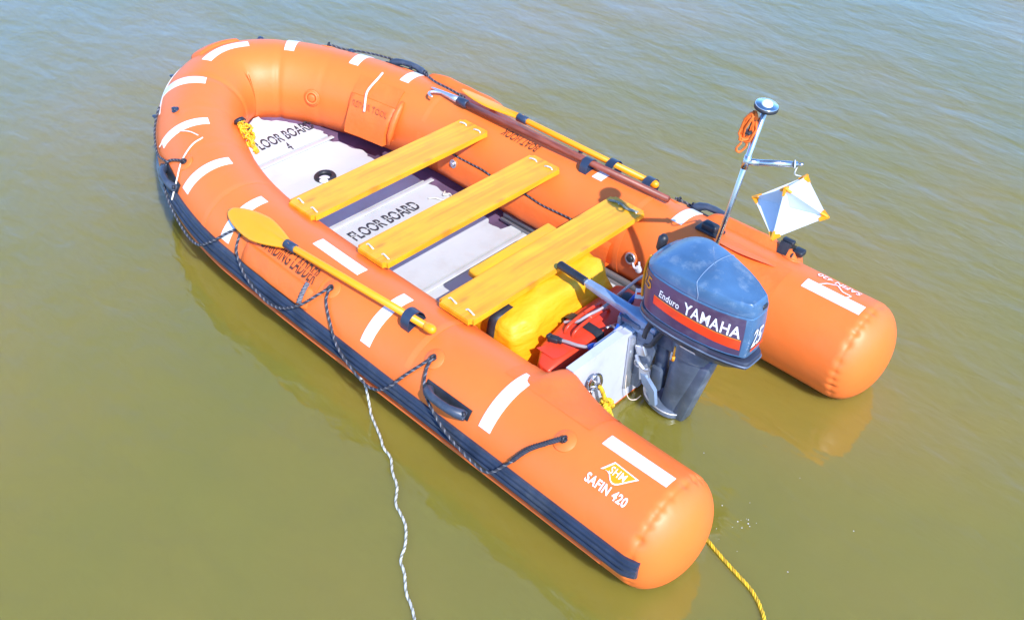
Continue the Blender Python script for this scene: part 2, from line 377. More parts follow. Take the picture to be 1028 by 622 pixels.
def tube_text(mb, side, body, size, s0, th0, off=0.003, mi=0, **kw):
    """lettering on the tube, read from outside the boat; (s0, th0) is the lower left corner"""
    vs, fs, w, h = text_mesh(body, size, **kw)
    sg = -1 if side == 'P' else 1
    mb.add([tpt(side, s0+sg*x, th0+math.degrees(y/R_), off) for x, y in vs], fs, mi, False)
    return w, h

# ================================================================== THE BOAT
boat = empty('inflatable_boat', (0, 0, 0), 'orange inflatable boat with yellow plank seats floating on muddy water', 'boat')
# --- tube
mb = MB(); NT = 192; rings = []
svals = [-R_*(1-(1-math.cos(PI/2*i/22))) for i in range(0, 0)]
cap = [-SC-CD*math.cos(PI/2*(i/64)) for i in range(1, 65)]+[-SC+SC*i/10 for i in range(1, 10)]
body = [HALF*i/230 for i in range(231)]
path = [('P', s) for s in cap+body]+[('S', s) for s in reversed(cap+body[:-1])]
SEAMS = {'P': [1.12, 2.62, 3.72], 'S': [1.12, 2.62, 3.72]}
for side, s in path:
    ring = []
    for k in range(NT):
        th = 360*k/NT
        d = 0.0
        # gathered puckers where the end panel is glued on
        e = math.exp(-((s+0.118)/0.019)**2)
        if e > 0.01:
            q = 0.5+0.5*math.sin(R(th)*26+2.0*math.sin(R(th)*5+ (1 if side == 'P' else 3)))
            a = 0.35+0.65*abs(noise.noise(Vector((math.cos(R(th))*2.2, math.sin(R(th))*2.2, 1.7 if side == 'P' else 9.1))))*2
            d -= 0.0115*q**2.0*e*a+0.0014*math.exp(-((s+0.118)/0.008)**2)
        # soft creases at the bow panels
        for sc, am in ((3.74, 0.010), (3.05, 0.0035), (3.42, 0.0035)):
            d -= am*math.exp(-((s-sc)/0.022)**2)*(0.35+0.65*max(0, -math.cos(R(th))))
        d += 0.0022*noise.noise(Vector((s*1.7, math.cos(R(th))*1.2, math.sin(R(th))*1.2+(5 if side == 'S' else 0))))
        ring.append(tpt(side, s, th, d) if side == 'P' else tpt('S', s, th, d))
    rings.append(ring)
mb.loft(rings, True, True, True)
tube = mb.build('buoyancy_tube', M['orange'], boat)
# --- seams: glued tape over the panel joints
for side in 'PS':
    for s in (1.12, 2.62):
        m = MB(); patch(m, side, s-0.016, s+0.016, -60, 205, 0.0012, nt=60, ns=2)
        m.build('seam_tape', M['orange_seam'], tube)
# --- white reflective tape: across the tube, and along its top
def tape(side, s0, s1, t0, t1):
    m = MB(); patch(m, side, s0, s1, t0, t1, 0.003); m.build('reflective_tape', M['white_tape'], tube)
for s, t0, t1 in ((0.65, 33, 105), (1.377, 31, 101), (2.44, 27, 97), (2.85, 34, 102.5), (3.262, 34.5, 103.5), (3.688, 38, 104.5)):
    for side in 'PS':
        if side == 'S' and s == 0.65: s = 0.905
        if side == 'S' and s == 1.377: s = 1.43
        if side == 'S' and s == 2.44: continue
        if side == 'S' and s == 2.85: s = 2.90
        tape(side, s-0.031, s+0.031, t0, t1)
tape('P', -0.083, 0.215, 86, 100); tape('S', -0.083, 0.205, 91, 105)
tape('P', 1.655, 1.985, 86, 100); tape('P', 3.90, 4.19, 84, 98)
# --- rub strake along the outside
for side in 'PS':
    m = MB(); prof = []
    for t, h in ((-5, -0.002), (-4.5, 0.010), (-1.5, 0.012), (-0.5, 0.022), (3.5, 0.024), (4.5, 0.012), (7, 0.012), (8, 0.021), (11, 0.021), (12, 0.012), (14.5, 0.012), (15.2, 0.018), (17.5, 0.018), (18.2, 0.011), (21.5, 0.010), (22, -0.002)):
        prof.append((t, h))
    rows = []
    n = 200
    for i in range(n+1):
        s = -0.150+(HALF+0.150)*i/n
        k = -1.5*max(0, 1-s/1.0); g = min(max((s-2.95)/0.5, 0), 1); k -= 30*g*g*(3-2*g)
        f_ = min(max((s-1.2)/1.2, 0), 1); rows.append([tpt(side, s, t*(0.76+0.22*f_)+k, h) for t, h in prof])
    m.loft(rows, False, smooth=True)
    m.add(rows[0], [tuple(range(len(prof)))], 0, False)
    m.build('rub_strake', M['navy'], boat, auto=35)
m = MB(); patch(m, 'P', 3.52, 3.95, 35.5, 38.5, 0.004, nt=2, ns=40); m.build('strake_piping', M['white_tape'], boat)
# second thin orange bead under the strake
for side in 'PS':
    m = MB(); m.tube([tpt(side, HALF*i/150, -13, 0.004) for i in range(151)], 0.010, 8); m.build('lower_bead', M['orange_patch'], boat)

# --- hull bottom and floor
def fz(x): return 0.085+0.135*min(max((x-3.15)/0.6, 0), 1)**1.4
def inner_y(x, z):
    """half width of the well at (x, z)"""
    best = 0.5
    c = None
    lo, hi = 0.0, HALF
    ys = []
    for i in range(0, 241):
        s = HALF*i/240; ce, T, n = centre(s); dz = z-ce.z
        if abs(dz) < R_:
            rr = math.sqrt(R_*R_-dz*dz); p = ce-n*rr
            ys.append((abs(p.x-x), p.y))
    ys.sort(key=lambda a: a[0])
    return max(0.0, ys[0][1]) if ys and ys[0][0] < 0.05 else 0.0
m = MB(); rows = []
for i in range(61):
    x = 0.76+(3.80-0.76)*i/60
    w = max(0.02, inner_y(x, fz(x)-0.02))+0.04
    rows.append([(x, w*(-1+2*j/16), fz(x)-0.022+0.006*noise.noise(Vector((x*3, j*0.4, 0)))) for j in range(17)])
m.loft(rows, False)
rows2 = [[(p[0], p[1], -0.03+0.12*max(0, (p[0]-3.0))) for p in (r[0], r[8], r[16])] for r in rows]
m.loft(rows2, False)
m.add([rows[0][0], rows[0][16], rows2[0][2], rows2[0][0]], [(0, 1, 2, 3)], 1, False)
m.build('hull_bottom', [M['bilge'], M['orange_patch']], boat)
boards = [(0.80, 1.225), (1.235, 1.905), (1.915, 2.655), (2.665, 3.395), (3.405, 3.74)]
fb = []
for bi, (xa, xb_) in enumerate(boards):
    m = MB(); n = 40; L_ = []; Rr = []
    for i in range(n+1):
        x = xa+(xb_-xa)*i/n
        w = max(0.01, inner_y(x, fz(x))-0.012)
        if bi == 4: w = max(0.03, min(w, 0.42*math.sqrt(max(0, 1-((x-3.40)/0.35)**2.6))))
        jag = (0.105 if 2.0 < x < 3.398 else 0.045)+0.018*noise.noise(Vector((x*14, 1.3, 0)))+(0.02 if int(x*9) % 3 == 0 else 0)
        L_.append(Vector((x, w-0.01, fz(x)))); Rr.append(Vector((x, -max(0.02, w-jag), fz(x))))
    top = L_+Rr[::-1]
    m.add([p for p in L_]+[p for p in Rr], [(i, i+1, n+2+i, n+1+i) for i in range(n)], 0, False)
    N2 = len(top); m.add(top+[p-Vector((0, 0, 0.016)) for p in top], [(i, (i+1) % N2, N2+(i+1) % N2, N2+i) for i in range(N2)], 0, False)
    # raised lip along the joint
    wl = max(0.05, inner_y(xb_-0.03, fz(xb_))-0.07)
    if bi < 4:
        m.box((xb_-0.022, 0.01, fz(xb_-0.02)+0.004), (0.03, 2*wl, 0.008), bevel=0.003)
    fb.append(m.build('floor_board', M['floor'], boat))
def floor_text(body, size, x, y0, parent, sx=0.72, bold=0.02):
    vs, fs, w, h = text_mesh(body, size, bold=bold, sx=sx, stencil=True, cell=0.03)
    q = MB(); q.add([(x+b, y0-a, fz(x+b)+0.0022) for a, b in vs], fs, 0, False)
    q.build('lettering', M['stencil'], parent)
floor_text('FLOOR BOARD', 0.108, 3.497, 0.165, fb[4], 0.575); floor_text('4', 0.095, 3.41, -0.005, fb[4], 0.55)
floor_text('FLOOR BOARD', 0.125, 2.465, 0.265, fb[2], 0.545)
# drain well with a bung
m = MB(); m.torus((3.085, -0.005, fz(3.085)+0.004), (0, 0, 1), 0.050, 0.016); m.build('drain_ring', M['black'], fb[3])
m = MB(); m.disc((3.085, -0.005, fz(3.085)-0.004), (0, 0, 1), 0.048, 0.008, mi=0); m.disc((3.062, 0.018, fz(3.085)+0.003), (0, 0, 1), 0.036, 0.012, dome=0.006, mi=1)
m.build('drain_bung', [M['black'], M['white_panel']], fb[3])
for sg in (1, -1):
    m = MB(); m.box((1.44, sg*0.462, 0.098), (1.27, 0.022, 0.045), bevel=0.004); m.box((1.44, sg*0.436, 0.088), (1.27, 0.014, 0.02), bevel=0.003)
    m.build('stringer', M['stringer'], boat, auto=40)

# --- skirt flap and rope along the inside of the starboard tube
m = MB(); rows = []
for i in range(61):
    s = 1.15+(2.40-1.15)*i/60; rows.append([tpt('S', s, t, o + 0.005*noise.noise(Vector((s*7, t*0.1, 2)))) for t, o in ((163, 0.004), (166, 0.014), (172, 0.020), (180, 0.028), (188, 0.036), (192, 0.036), (193, 0.004))])
m.loft(rows, False); m.build('inner_skirt', M['orange_patch'], boat)
m = MB(); m.rope([tpt('S', 1.2+0.11*i, 161.5+1.2*math.sin(i*2.1), 0.007) for i in range(12)], 0.0052, 3, 0.03, 5, (0, 1, 0), 0.004); m.build('inner_rope', [M['rope_dark'], M['rope_grey']], boat)
def valve(side, s, th, r, cap_mat, ringm, off=0.0, name='air_valve'):
    p = tpt(side, s, th, off); n = tnorm(side, s, th); q = MB()
    q.disc(p-n*0.004, n, r*1.5, 0.008, mi=0); q.torus(p+n*0.006, n, r, r*0.22, mi=1); q.disc(p+n*0.003, n, r*0.72, 0.012, mi=2, dome=0.004)
    return q.build(name, [M['orange_patch'], ringm, cap_mat], boat)
valve('S', 2.284, 172, 0.021, M['alu'], M['alu'], 0.018)
valve('S', 1.02, 168, 0.026, M['black'], M['alu'], 0.004)
m = MB(); vc = tpt('S', 0.985, 172, 0.012); m.tube(catmull([tpt('S', 1.0, 171, 0.012), tpt('S', 0.975, 174, 0.024), tpt('S', 0.955, 171, 0.018), tpt('S', 0.965, 166, 0.012)], 4), 0.006, 6); m.disc(tpt('S', 0.955, 174, 0.012), tnorm('S', 0.955, 172), 0.020, 0.014, mi=0); m.build('valve_cap', M['white_panel'], boat)
valve('S', 3.47, 168, 0.034, M['orange_patch'], M['orange_seam'], 0.0)
# black inflation box on top of the starboard tube
p = tpt('S', 0.74, 93, 0.0); n = tnorm('S', 0.74, 93); rotm = Matrix(((1, 0, 0), (0, 1, 0), (0, 0, 1))).to_3x3()
m = MB(); m.box(p+n*0.006, (0.13, 0.075, 0.016), bevel=0.005); m.box(p+n*0.024, (0.085, 0.05, 0.045), bevel=0.014, seg=3); m.build('relief_valve', M['black'], boat)

# --- pockets
m = MB(); swell(m, 'P', 1.775, 2.30, 20, 46, 0.022); lad = m.build('ladder_pocket', M['orange_patch'], boat)
m = MB(); patch(m, 'P', 1.76, 2.32, 44, 68, 0.0035); m.build('pocket_flap', M['orange_patch'], lad)
m = MB(); tube_text(m, 'P', 'BOARDING LADDER', 0.105, 2.235, 49.0, 0.006, bold=0.012, sx=0.45, stencil=True); m.build('lettering', M['ink_brown'], lad)
m = MB(); m.rope([tpt('P', 1.812, t, 0.024) for t in (48, 42, 36, 30, 25)], 0.011, 3, 0.05, 6, (0, 0, 0)); m.build('pull_tab', M['rope_grey'], lad)
# repair pocket on the inside, starboard bow
m = MB(); rows = []
for i in range(17):
    s = 2.825+(3.185-2.825)*i/16; row = []
    for t, o in ((132, 0.003), (144, 0.007), (145.2, 0.022), (155, 0.036), (168, 0.052), (181, 0.074), (189, 0.088), (190, 0.006)):
        e = 0.35 if i in (0, 16) else 1.0
        row.append(tpt('S', s, t, 0.003+(o-0.003)*e+0.003*noise.noise(Vector((s*12, t*0.08, 8)))))
    rows.append(row)
m.loft(rows, False); rp = m.build('repair_pocket', M['orange_patch'], boat, auto=50)
m = MB(); patch(m, 'S', 2.845, 3.175, 118, 146.5, 0.008); m.build('pocket_flap', M['orange_patch'], rp)
m = MB(); q = MB()
vs, fs, w, h = text_mesh('REPAIR TOOL', 0.046, bold=0.006, sx=1.0, stencil=True)
m.add([tpt('S', 3.14-x, 159+math.degrees(y/R_)*-1, 0.046+0.02*(0.03-y)*0) for x, y in vs], fs, 0, False); m.build('lettering', M['faint_ink'], rp)
m = MB(); m.tube(catmull([tpt('S', s, t, o) for s, t, o in ((3.05, 104, 0.012), (3.05, 116, 0.016), (3.065, 130, 0.02), (3.07, 140, 0.026), (3.05, 152, 0.040), (3.035, 161, 0.052))], 5), 0.007, 6); m.build('closing_cord', M['cord'], rp)
m = MB(); m.tube([tpt('S', 2.81, t, o) for t, o in ((132, 0.01), (140, 0.014), (150, 0.022), (162, 0.034), (175, 0.05), (187, 0.066))], [0.008, 0.018, 0.022, 0.022, 0.020, 0.010], 8); m.build('side_roll', M['orange_patch'], rp)
# rolled pockets on the outside of the starboard tube
m = MB(); swell(m, 'S', 0.33, 0.84, 28, 66, 0.050); op = m.build('outer_pocket', M['orange_patch'], boat)
m = MB(); patch(m, 'S', 0.385, 0.435, 30, 66, 0.060); m.box(tpt('S', 0.41, 60, 0.066), (0.06, 0.03, 0.022), bevel=0.006); m.box(tpt('S', 0.345, 58, 0.04), (0.05, 0.05, 0.03), bevel=0.008); m.build('strap_buckle', M['black'], op)
m = MB(); swell(m, 'S', 2.33, 2.86, 28, 62, 0.050); op2 = m.build('outer_pocket', M['orange_patch'], boat)
m = MB(); m.box(tpt('S', 2.35, 62, 0.02), (0.04, 0.03, 0.03), bevel=0.006); m.build('strap_buckle', M['black'], op2)
m = MB(); swell(m, 'P', 3.95, 4.16, 50, 74, 0.022); m.build('bow_pad', M['orange_patch'], boat)
# lifted flap behind the motor
m = MB(); rows = []
for i in range(25):
    s = 0.36+(0.70-0.36)*i/24; k = math.sin(PI*i/24)
    rows.append([tpt('S', s, 94+4*i/24, 0.003), tpt('S', s, 99+4*i/24, 0.004+0.010*k), tpt('S', s, 99+4*i/24+7*k, 0.004+0.026*k)])
m.loft(rows, False); m.build('loose_flap', M['orange_patch'], boat)
# --- lettering on the tube
lg = MB()
def shield(scale, off, mi, s0=0.163, th=63.5):
    pts = [(0.0, 0.0), (0.055, 0.022), (0.085, -0.012), (0.125, -0.006), (0.175, 0.064), (0.03, 0.072)]
    P = []
    prof = [(-0.004, 0.006), (0.014, 0.013), (0.030, 0.013), (0.044, 0.008), (0.056, -0.004), (0.068, -0.015), (0.082, -0.021), (0.096, -0.019), (0.110, -0.010), (0.125, 0.006), (0.15, 0.036), (0.172, 0.062)]
    topy = [(0.172, 0.062)]
    cx, cy = 0.085, 0.026
    poly = [(a, b) for a, b in prof]+[(0.03, 0.070)]
    poly = [(cx+(a-cx)*scale, cy+(b-cy)*scale) for a, b in poly]
    lg.add([tpt('P', s0-a, th+math.degrees(b/R_), off) for a, b in poly], [tuple(range(len(poly)))], mi, False)
shield(0.82, 0.0035, 0); shield(0.71, 0.0045, 1)
vs, fs, w, h = text_mesh('SHM', 0.043, bold=0.006, sx=0.82, spacing=1.08, cell=0.012)
lg.add([tpt('P', 0.117-x, 67.0+math.degrees((y-0.0)/R_), 0.006) for x, y in vs], fs, 0, False)
lg.build('maker_logo', [M['letter_white'], M['logo_gold']], tube)
m = MB(); tube_text(m, 'P', 'SAFIN 420', 0.050, 0.178, 50.0, 0.0035, bold=0.026, sx=0.80, spacing=1.08); m.build('lettering', M['letter_white'], tube)
m = MB()
tube_text(m, 'S', 'SAFIN 420', 0.055, -0.02, 68.0, 0.0035, bold=0.01, sx=0.9)
sh = [(0.0, 0.012), (0.045, 0.010), (0.085, -0.022), (0.125, 0.004), (0.172, 0.062), (0.03, 0.070)]
for k in range(len(sh)):
    a, b = Vector(sh[k]+(0,)), Vector(sh[(k+1) % len(sh)]+(0,)); d = (b-a).normalized(); nn = Vector((-d.y, d.x, 0))*0.003
    m.add([tpt('S', 0.0+v.x, 83+math.degrees(v.y/R_), 0.0035) for v in (a-nn, b-nn, b+nn, a+nn)], [(0, 1, 2, 3)], 0, False)
m.build('lettering', M['letter_white'], tube)
m = MB(); tube_text(m, 'S', 'BOAT HOOK', 0.080, 1.845, 95.0, 0.0035, bold=0.004, sx=0.56, stencil=True); m.build('lettering', M['ink_brown'], tube)

# --- grab handles, rope eyes, D rings
def handle(side, s, th, L=0.26, hs=1.0):
    h = MB(); sg = [-0.5, -0.42, -0.34, -0.2, 0, 0.2, 0.34, 0.42, 0.5]; ho = [0.006, 0.014, 0.034, 0.050, 0.054, 0.050, 0.034, 0.014, 0.006]; rr = [0.020, 0.024, 0.022, 0.018, 0.018, 0.018, 0.022, 0.024, 0.020]
    h.tube([tpt(side, s+a*L, th, 0.006+(o-0.006)*hs) for a, o in zip(sg, ho)], rr, 12)
    patch(h, side, s-0.56*L, s+0.56*L, th-3, th+8, 0.006, mi=1)
    for a in (-0.5, 0.5): h.disc(tpt(side, s+a*L*0.96, th+2, 0.018), tnorm(side, s+a*L, th), 0.011, 0.014, mi=1)
    return h.build('grab_handle', [M['handle'], M['black']], boat)
handle('P', 0.865, 33.0, 0.23); handle('S', 0.84, 52, 0.24, 0.8); handle('S', 3.0, 55, 0.24, 0.55); handle('P', 3.02, 25, 0.20, 0.7)
def eye(side, s, th, r=0.042):
    q = MB(); n = tnorm(side, s, th); p = tpt(side, s, th); q.disc(p-n*0.005, n, r*1.1, 0.0065, mi=0)
    t = (tpt(side, s+0.01, th)-p).normalized(); q.torus(p+n*0.012, t, 0.013, 0.005, mi=1); q.box(p+n*0.005, (0.02, 0.02, 0.012), bevel=0.004, mi=1)
    return q.build('rope_eye', [M['orange'], M['black']], boat)
EY = [(2.993, 54.7), (2.357, 52.7), (1.696, 57.1), (1.027, 59.8), (0.334, 67.9)]
for s, t in EY: eye('P', s, t)
for s, t in ((0.36, 62), (1.03, 58), (1.70, 56), (2.36, 55), (2.98, 58), (3.50, 60)): eye('S', s, t)
def dring(side, s, th):
    q = MB(); n = tnorm(side, s, th); p = tpt(side, s, th); q.disc(p-n*0.002, n, 0.022, 0.008); q.box(p+n*0.010, (0.034, 0.024, 0.014), bevel=0.006); q.build('d_ring', M['navy'], boat)
dring('P', 3.435, 66); dring('S', 3.86, 60); dring('P', 3.56, 24); dring('S', 3.36, 62); dring('P', 3.86, 32)
# --- lifelines
def lifeline(side, pts, r=0.0063, mats=('rope_dark', 'rope_grey', 'rope_dark')):
    q = MB(); names = list(dict.fromkeys(mats)); q.rope([tpt(side, *a) for a in pts], r, 3, 0.032, 5, tuple(names.index(a) for a in mats), 0.004)
    return q.build('lifeline', [M[a] for a in names], boat)
lifeline('P', [(2.993, 54.7, 0.016), (3.05, 47, 0.012), (3.10, 36, 0.012), (3.09, 24, 0.014), (2.96, 10, 0.034), (2.76, -2, 0.036), (2.61, 0, 0.034), (2.50, 18, 0.026), (2.42, 40, 0.012), (2.357, 52.7, 0.016)])
lifeline('P', [(2.357, 52.7, 0.016), (2.35, 44, 0.012), (2.30, 30, 0.034), (2.20, 14, 0.036), (2.06, 5, 0.036), (1.93, 8, 0.036), (1.80, 25, 0.032), (1.735, 44, 0.014), (1.696, 57.1, 0.016)])
lifeline('P', [(1.696, 57.1, 0.016), (1.675, 44, 0.011), (1.60, 28, 0.012), (1.50, 14, 0.034), (1.38, 1, 0.036), (1.27, -3, 0.036), (1.17, 10, 0.034), (1.10, 32, 0.013), (1.05, 50, 0.012), (1.027, 59.8, 0.016)])
lifeline('P', [(1.027, 59.8, 0.016), (1.02, 48, 0.013), (0.985, 34, 0.020), (0.92, 24, 0.030), (0.80, 11, 0.034), (0.66, 3, 0.036), (0.56, 3, 0.034), (0.49, 20, 0.016), (0.42, 45, 0.011), (0.334, 67.9, 0.016)])
lifeline('P', [(0.47, 27, 0.016), (0.43, 43, 0.016), (0.38, 56, 0.016), (0.338, 67, 0.018)], 0.0095, ('rope_dark',)*3)
lifeline('P', [(3.12, 33, 0.014), (3.25, 22, 0.012), (3.40, 24, 0.012), (3.50, 32, 0.012), (3.56, 40, 0.012)], 0.006)
lifeline('S', [(2.90, 58, 0.02), (2.82, 70, 0.012), (2.74, 78, 0.011), (2.62, 80, 0.010), (2.50, 84, 0.012)])
lifeline('S', [(1.05, 60, 0.014), (1.0, 50, 0.012), (0.93, 40, 0.018)])
lifeline('S', [(3.5, 60, 0.014), (3.42, 48, 0.012), (3.3, 44, 0.03), (3.15, 50, 0.03), (3.02, 58, 0.02)])
m = MB(); m.tube(catmull([tpt('P', *a) for a in ((3.26, 30, 0.012), (3.27, 46, 0.008), (3.24, 62, 0.008), (3.19, 76, 0.006), (3.13, 84, 0.006))], 6), 0.0035, 6)
m.tube(catmull([tpt('P', *a) for a in ((3.10, 88, 0.006), (3.07, 72, 0.006), (3.01, 52, 0.007), (2.95, 34, 0.008), (2.90, 14, 0.03))], 6), 0.0045, 6); m.build('bow_cord', M['cord'], boat)

# --- seats
def seat(xa, xb_, idx):
    bm = bmesh.new(); bmesh.ops.create_cube(bm, size=1)
    for v in bm.verts: v.co = Vector((v.co.x*(xb_-xa), v.co.y*1.205, v.co.z*0.030))
    bmesh.ops.bevel(bm, geom=[e for e in bm.edges if abs(e.verts[0].co.z-e.verts[1].co.z) > 0.02], offset=0.018, segments=3, affect='EDGES')
    bmesh.ops.bevel(bm, geom=[e for e in bm.edges if abs(e.verts[0].co.z-e.verts[1].co.z) < 0.001 and len(e.link_faces) == 2 and e.calc_face_angle(0) > 0.8], offset=0.004, segments=2, affect='EDGES')
    q = MB(); q.bm(bm, Matrix.Translation((0, 0, 0)), 0, True)
    o = bpy.data.objects.new('seat', None)
    s_ = q.build('seat', M['plank'], None, auto=40); s_.parent = boat; s_.location = ((xa+xb_)/2, 0, 0.4435)
    bpy.data.objects.remove(o)
    for sg in (1, -1):
        c = MB(); zt = 0.4585
        xm = (xa+xb_)/2; yb = sg*0.555
        for dx in (-0.055, 0.055):
            c.tube(catmull([(xm+dx-0.028, yb, zt-0.004), (xm+dx-0.014, yb+sg*0.003, zt+0.006), (xm+dx+0.014, yb-sg*0.002, zt+0.006), (xm+dx+0.028, yb, zt-0.004)], 4), 0.0042, 6)
        c.tube(catmull([(xm-0.09, yb-sg*0.004, zt-0.034), (xm, yb+0.005, zt-0.038), (xm+0.09, yb, zt-0.034)], 4), 0.005, 6)
        c.build('lashing_cord', M['rope_white'], s_)
        if idx == 2 and sg == -1:
            c = MB(); c.tube(catmull([(xm-0.085, yb-0.010, zt+0.004), (xm-0.03, yb+0.012, zt+0.007), (xm+0.03, yb-0.004, zt+0.007), (xm+0.085, yb+0.012, zt+0.004)], 5), 0.006, 6); c.build('lashing_cord', M['rope_drab'], s_)
    return s_
seat(2.335, 2.548, 0); seat(1.800, 2.014, 1); seat(1.238, 1.455, 2)

# --- transom, with a pad under the motor clamps, an eye plate and orange gussets
tr = MB()
poly = [(0.755, 0.487, 0.418), (0.755, 0.16, 0.420), (0.755, 0.12, 0.405), (0.755, -0.12, 0.405), (0.755, -0.16, 0.418), (0.755, -0.487, 0.418), (0.755, -0.47, 0.05), (0.755, -0.30, 0.015), (0.755, 0.30, 0.015), (0.755, 0.47, 0.05)]
tr.prism(poly, (0.042, 0, 0)); tro = tr.build('transom', M['transom'], boat)
m = MB(); m.box((0.812, 0.02, 0.30), (0.028, 0.52, 0.19), bevel=0.006); m.build('inner_pad', M['transom'], tro, auto=40)
m = MB(); m.box((0.745, 0.0, 0.24), (0.014, 0.26, 0.30), bevel=0.003); m.build('clamp_plate', M['alu'], tro, auto=40)
for sg in (1, -1):
    m = MB(); side = 'P' if sg > 0 else 'S'
    rows = []
    for i in range(37):
        sv = 0.29+0.45*i/36; row = []
        fs_ = max(0, min(1, (sv-0.29)/0.27)) if sv < 0.56 else max(0, 1-(sv-0.61)/0.07) if sv > 0.61 else 1
        fs_ = fs_**1.7
        for j in range(31):
            t = 90+80*j/30
            ft = ((t-90)/47)**1.4 if t < 137 else (1-((t-137)/33)**2*0.85)
            row.append(tpt(side, sv, t, 0.0015+0.060*fs_*ft))
        rows.append(row)
    m.loft(rows, False)
    m.build('transom_gusset', M['orange_patch'], tro)
m = MB(); m.box((0.751, 0.372, 0.285), (0.010, 0.05, 0.055), bevel=0.004); m.torus((0.742, 0.372, 0.285), (0, 0, 1), 0.020, 0.006); m.build('eye_plate', M['steel'], tro)
# paddle keepers: black webbing glued to the tube
def keeper(side, s, t0, t1, off):
    q = MB(); patch(q, side, s-0.022, s+0.022, t0, t1, 0.004)
    rows = []
    for ds in (-0.024, 0.024):
        rows.append([tpt(side, s+ds, t0+(t1-t0)*k/12, 0.004+off*math.sin(PI*k/12)**0.6) for k in range(13)])
    q.loft(rows, False); rows2 = [[tpt(side, s+ds, t0+(t1-t0)*k/12, 0.0+off*math.sin(PI*k/12)**0.6) for k in range(13)] for ds in (-0.024, 0.024)]
    q.loft(rows2, False); q.loft([rows[0], rows2[0]], False); q.loft([rows[1], rows2[1]], False)
    return q.build('paddle_strap', M['navy'], boat)
keeper('P', 1.235, 66, 90, 0.066); keeper('S', 1.20, 53, 78, 0.058); keeper('S', 1.52, 80, 103, 0.060); keeper('S', 1.44, 54, 79, 0.060)

# ================================================================== PADDLES
def paddle(a, b, nrm, label, collar_f=0.335, bw=0.075):
    """a: blade tip, b: grip end"""
    a, b = Vector(a), Vector(b); d = (b-a).normalized(); L_ = (b-a).length; nrm = Vector(nrm).normalized(); nrm = (nrm-d*nrm.dot(d)).normalized(); side = d.cross(nrm)
    root = empty('paddle', (a+b)/2, label, 'paddle', 'yellow paddles strapped on the tubes')
    q = MB(); rings = []
    bl = L_*collar_f
    for i in range(25):
        f = i/24
        w = bw*math.sin(PI*min(1, f*1.9+0.02)/2)**0.55 if f < 0.5 else bw*(1-0.80*((f-0.5)/0.5)**1.35)
        w = max(w, 0.006); th = 0.010+0.012*f
        cup = 0.008*math.sin(PI*f)
        c = a+d*(bl*f)
        rings.append([c+side*(w*math.cos(2*PI*k/20))+nrm*(th*0.5*math.copysign(abs(math.sin(2*PI*k/20))**0.7, math.sin(2*PI*k/20))-cup*math.cos(2*PI*k/20)**2+0.6*th*max(0, 1-abs(math.cos(2*PI*k/20))*5)*f) for k in range(20)])
    q.loft(rings, True, True, True); q.build('blade', M['yellow'], root)
    q = MB(); q.tube([a+d*(bl*0.80), a+d*bl, b-d*0.03], [0.010, 0.0165, 0.0165], 14); q.build('shaft', M['yellow'], root)
    q = MB(); q.tube([a+d*(bl-0.035), a+d*(bl-0.033), a+d*(bl+0.03), a+d*(bl+0.033)], [0.020, 0.024, 0.022, 0.018], 14); q.build('collar', M['navy'], root)
    q = MB(); q.tube([b-d*0.055, b-d*0.05, b-d*0.02, b-d*0.006, b], [0.018, 0.021, 0.021, 0.016, 0.006], 14); q.build('end_cap', M['yellow'], root)
    return root
paddle((2.66, 0.858, 0.468), (1.275, 0.772, 0.492), tnorm('P', 2.0, 68), 'yellow plastic paddle strapped along the near tube above the boarding ladder pocket')
paddle((2.72, -0.765, 0.512), (1.34, -0.828, 0.462), tnorm('S', 1.9, 72), 'yellow plastic paddle on the far tube beside the brown boat hook', 0.335, 0.066)

# ================================================================== BOAT HOOK
A = Vector((2.62, -0.672, 0.503)); B = Vector((1.215, -0.745, 0.476)); d = (B-A).normalized()
bh = empty('boat_hook', (A+B)/2, 'boat hook with dark brown wooden shaft lying along the far orange tube', 'boat hook')
q = MB(); q.tube([A, A+d*0.4, B], [0.0185, 0.0185, 0.0175], 14); q.build('shaft', M['hook_wood'], bh)
q = MB(); q.tube([A-d*0.035, A-d*0.033, A+d*0.032, A+d*0.036], [0.021, 0.024, 0.024, 0.020], 14); q.build('collar', M['navy'], bh)
q = MB(); side = Vector((0, 0, 1)).cross(d).normalized()
q.tube([A-d*0.03, A-d*0.10, A-d*0.17, A-d*0.225, A-d*0.25], [0.021, 0.016, 0.011, 0.007, 0.003], 10)
for sg in (1,):
    q.tube(catmull([A-d*0.16+side*0.0, A-d*0.195+side*sg*-0.02, A-d*0.215+side*sg*-0.045, A-d*0.20+side*sg*-0.07, A-d*0.165+side*sg*-0.078], 5), [0.009]*9+[0.008]*6+[0.007]*5+[0.004], 8)
q.build('hook_head', M['alu'], bh)

# ================================================================== DRY BAG
bag = empty('dry_bag', (1.33, 0.1, 0.09), 'yellow dry bag stuffed under the plank seat nearest the motor', 'bag')
def bagfn(p):
    w = noise.noise(Vector((p.x*5, p.y*4, p.z*6)))*0.016+noise.noise(Vector((p.x*13+4, p.y*9, p.z*12)))*0.007
    w += 0.050*(0.42-abs(noise.noise(Vector((p.x*4+2, p.y*3.2+p.z*3, p.z*5)))))-0.014+0.030*(0.35-abs(noise.noise(Vector((p.x*9-5, p.y*7-p.z*6, p.z*8))))); k = p.normalized(); p = p + k*w
    p.x += 0.05*(p.z/0.16)*0.8
    p.z += 0.012*math.sin(p.y*16)*max(0, p.z/0.16)
    return p
q = MB(); q.ellipsoid((1.285, 0.112, 0.250), (0.188, 0.345, 0.163), None, 120, 64, 8.0, bagfn); q.build('bag_body', M['bag'], bag)
q = MB()
